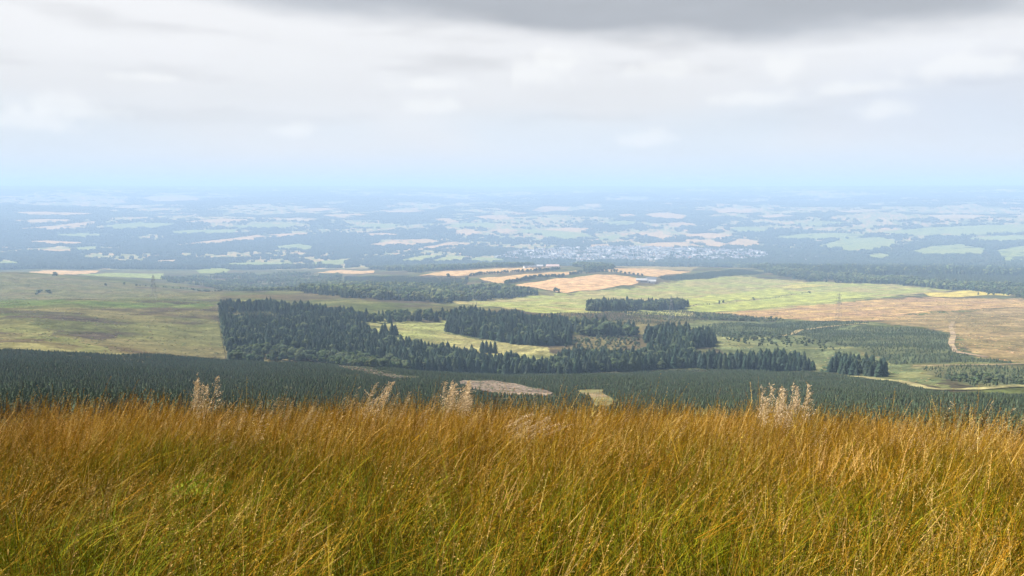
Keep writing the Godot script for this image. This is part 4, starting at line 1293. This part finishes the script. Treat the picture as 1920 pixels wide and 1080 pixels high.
const GREENS := [Color(0.150, 0.160, 0.007), Color(0.105, 0.125, 0.007), Color(0.22, 0.21, 0.010), Color(0.055, 0.068, 0.006)]
const GOLDS := [Color(0.27, 0.165, 0.006), Color(0.21, 0.125, 0.004), Color(0.37, 0.235, 0.026), Color(0.19, 0.145, 0.006), Color(0.075, 0.048, 0.006)]
const DEAD := [Color(0.40, 0.28, 0.10), Color(0.28, 0.18, 0.05), Color(0.06, 0.036, 0.012), Color(0.03, 0.019, 0.008)]
const HEADS := [Color(0.30, 0.160, 0.012), Color(0.40, 0.240, 0.035), Color(0.17, 0.090, 0.008), Color(0.55, 0.36, 0.12)]

func tussock(leaves: int, stems: int, green: float, broad := 1.0, grown := 1.0) -> ArrayMesh:
	var b := Bits.new()
	for i in leaves:
		var a := rng.randf() * TAU
		var out := Vector3(cos(a), 0, sin(a))
		var foot := out * 0.17 * sqrt(rng.randf()) + Vector3(0, -0.03, 0)
		var k := mix_of(GREENS) if rng.randf() < green else (mix_of(GOLDS) if rng.randf() < 0.72 else mix_of(DEAD))
		blade(b, foot, out, rng.randf_range(0.3, 0.72) * grown, rng.randf_range(0.0022, 0.0046) * broad, rng.randf_range(0.05, 1.0), rng.randf_range(-0.12, 0.42), k, 5)
	for i in stems:
		var a := rng.randf() * TAU
		var out := Vector3(cos(a), 0, sin(a))
		var foot := out * 0.16 * sqrt(rng.randf())
		var long := rng.randf_range(0.55, 0.86)
		var path := blade(b, foot, out, long, 0.0024, rng.randf_range(0.0, 0.35), rng.randf_range(0.05, 0.42), mix_of(GOLDS), 5)
		var tip: Vector3 = path[5]
		panicle(b, path[4], tip - path[4] + Vector3(0, 0.02, 0), rng.randf_range(0.15, 0.24), rng.randf_range(0.014, 0.032), 9, 3, 0.008, mix_of(HEADS))
	return b.mesh()

func build_grass() -> void:
	rng.seed = 707
	var golden := []
	var mixed := []
	var green := []
	for i in 6: golden.append(tussock(78, 24, 0.5, 1.0))
	for i in 6: mixed.append(tussock(84, 10, 0.60, 1.1, 1.0))
	for i in 6: green.append(tussock(84, 4, 0.70, 1.25, 1.04))
	var lists := [[], [], []]
	var moss := ground(-2.42, -6.55)
	var gap := 0.195
	var z := -0.9
	while z > -16.0:
		var x := -13.0
		while x < 13.0:
			var p := Vector2(x + rng.randf_range(-0.5, 0.5) * gap, z + rng.randf_range(-0.5, 0.5) * gap)
			x += gap
			var r := p.length()
			if r < 1.0 or r > 15.5 or absf(p.x) > 1.3 + absf(p.y) * 0.85: continue
			var n := noise_a.get_noise_2d(p.x * 0.55, p.y * 0.55)
			var m := noise_a.get_noise_2d(p.x * 1.7 + 50.0, p.y * 1.7)
			if m < -0.03 - 0.028 * r: continue
			var s := (0.95 + 0.22 * n + 0.22 * m) * rng.randf_range(0.82, 1.15)
			var d := Vector2(p.x - moss.x, p.y - moss.z)
			if absf(d.x + d.y * 0.36) < 0.42 and d.y > -0.25 and d.y < 1.3: s *= 0.55
			var g := n * 1.5 + (6.3 - r) * 0.19 + rng.randf_range(-0.35, 0.35) - 0.3 * p.x / r
			var kind := 0 if g < 0.0 else (1 if g < 0.42 else 2)
			var t := Transform3D(Basis(Vector3.UP, rng.randfn(0.0, 0.65)).scaled(Vector3(1.0, s, 1.0) * rng.randf_range(0.95, 1.1)), ground(p.x, p.y))
			var v := rng.randf_range(0.6, 1.2) * (1.0 + 0.35 * m)
			lists[kind].append([t, Color(v, v * rng.randf_range(0.93, 1.12), v), rng.randi() % 6])
		z -= gap
	strew("moor_grass", golden, M.grass, lists[0], "golden brown moor grass in flower, swept to the right", "grass")
	strew("mixed_grass", mixed, M.grass, lists[1], "mixed green and straw-coloured moor grass in the foreground", "grass")
	strew("green_grass", green, M.grass, lists[2], "greener long grass nearest the viewer", "grass")
	print("grass ", lists[0].size(), " ", lists[1].size(), " ", lists[2].size())
	# pale hair-grass heads along the brow
	var heads := []
	for i in 5:
		var b := Bits.new()
		var path := blade(b, Vector3.ZERO, Vector3(1, 0, 0), 0.85, 0.003, 0.05, 0.3, Color(0.42, 0.30, 0.10), 5)
		panicle(b, path[4], path[5] - path[4] + Vector3(0.0, 0.05, 0), 0.26, 0.09, 15, 5, 0.011, Color(0.52, 0.40, 0.22))
		heads.append(b.mesh())
	var places := []
	for o in [[-0.33, -0.10, 62, 0.92], [-0.11, 0.08, 34, 0.88], [-0.42, -0.33, 16, 0.84], [0.08, 0.56, 34, 0.82], [0.43, 0.50, 14, 0.98]]:
		for i in o[2]:
			var a := rng.randf_range(o[0], o[1])
			var r := rng.randf_range(7.4, 9.6)
			places.append([Transform3D(Basis(Vector3.UP, rng.randf_range(-0.5, 0.5)).scaled(Vector3.ONE * o[3] * rng.randf_range(0.85, 1.15)), ground(sin(a) * r, -cos(a) * r)), Color.WHITE, rng.randi() % 5])
	strew("hair_grass", heads, M.grass, places, "pale hair-grass heads along the brow of the hill", "grass")
	# the tall clumps that stand against the woods
	var clumps := [
		[1462, 8.5, 0.42, 15, 1.12, "tall pale feathery grass clump on the brow at the right", 0.0], [838, 8.5, 0.34, 11, 1.16, "tall feathery grass clump on the brow left of the middle", 0.0],
		[352, 8.6, 0.20, 6, 1.12, "feathery grass clump on the brow at the far left", 0.0], [905, 8.2, 0.34, 9, 0.98, "drooping pale grass heads in front of the bare bank", 0.3], [650, 8.6, 0.16, 5, 1.06, "small pale grass clump left of the tall middle clump", 0.1],
	]
	for c in clumps:
		var a := atan((c[0] - 960.0) / FOCAL)
		var o := thing("tall_grass_clump", ground(sin(a) * c[1], -cos(a) * c[1]))
		tag(o, c[5], "grass clump", "tall grass clumps along the brow")
		for i in c[3]:
			var b := Bits.new()
			var x: float = c[2] * ((i + 0.5) / c[3] - 0.5) + rng.randf_range(-0.03, 0.03)
			var path := blade(b, Vector3(x, 0, rng.randf_range(-0.12, 0.12)), Vector3.RIGHT, c[4] * rng.randf_range(0.82, 1.08), 0.007, 0.02 + c[6], rng.randf_range(0.02, 0.16) + c[6], Color(0.46, 0.33, 0.08), 6)
			var stem := put(b.mesh(), "stem", M.grass, o)
			var h := Bits.new()
			panicle(h, path[4], path[6] - path[4] + Vector3(0, 0.03, 0), rng.randf_range(0.26, 0.36), 0.13, 36, 6, 0.015, Color(0.58, 0.46, 0.30))
			put(h.mesh(), "flower_head", M.grass, stem)
	# a cushion of bright moss and short grass between the tussocks
	var o := thing("moss_cushion", moss)
	tag(o, "bright lime green mossy cushion among the brown grass", "moss")
	var body := Bits.new()
	blob(body, Vector3(0, 0.1, 0), Vector3(0.34, 0.22, 0.24), 1.0, 0.12)
	for i in body.col.size(): body.col[i] = Color(0.12, 0.17, 0.008)
	put(body.mesh(), "cushion", M.grass, o)
	var tuft := Bits.new()
	for i in 900:
		var a := rng.randf() * TAU
		var q := sqrt(rng.randf())
		var f := Vector3(cos(a) * 0.34 * q, 0.1 + 0.2 * sqrt(maxf(0.0, 1.0 - q * q)), sin(a) * 0.24 * q)
		blade(tuft, f, Vector3(cos(a), 0, sin(a)), rng.randf_range(0.04, 0.10), 0.0045, 0.5, 0.2, leafy(Color(0.17, 0.22, 0.010), 0.35), 3)
	put(tuft.mesh(), "blades", M.grass, o)
	o.get_node("blades").set_meta("kind", "stuff")

func _ready() -> void:
	set_view()
	lay_land()
	make_materials()
	set_zones()
	town_area = outline([[925, 483], [960, 472], [1060, 464], [1130, 462], [1200, 463], [1300, 466], [1420, 470], [1445, 478], [1420, 487], [1330, 490], [1250, 489], [1150, 489], [1050, 489], [960, 488]], 3500.0)
	build_land()
	build_fields()
	make_shapes()
	build_woods()
	build_plantations()
	build_far_woods()
	build_plain_woods()
	build_town()
	build_farms()
	build_pylons()
	build_fence()
	build_grass()
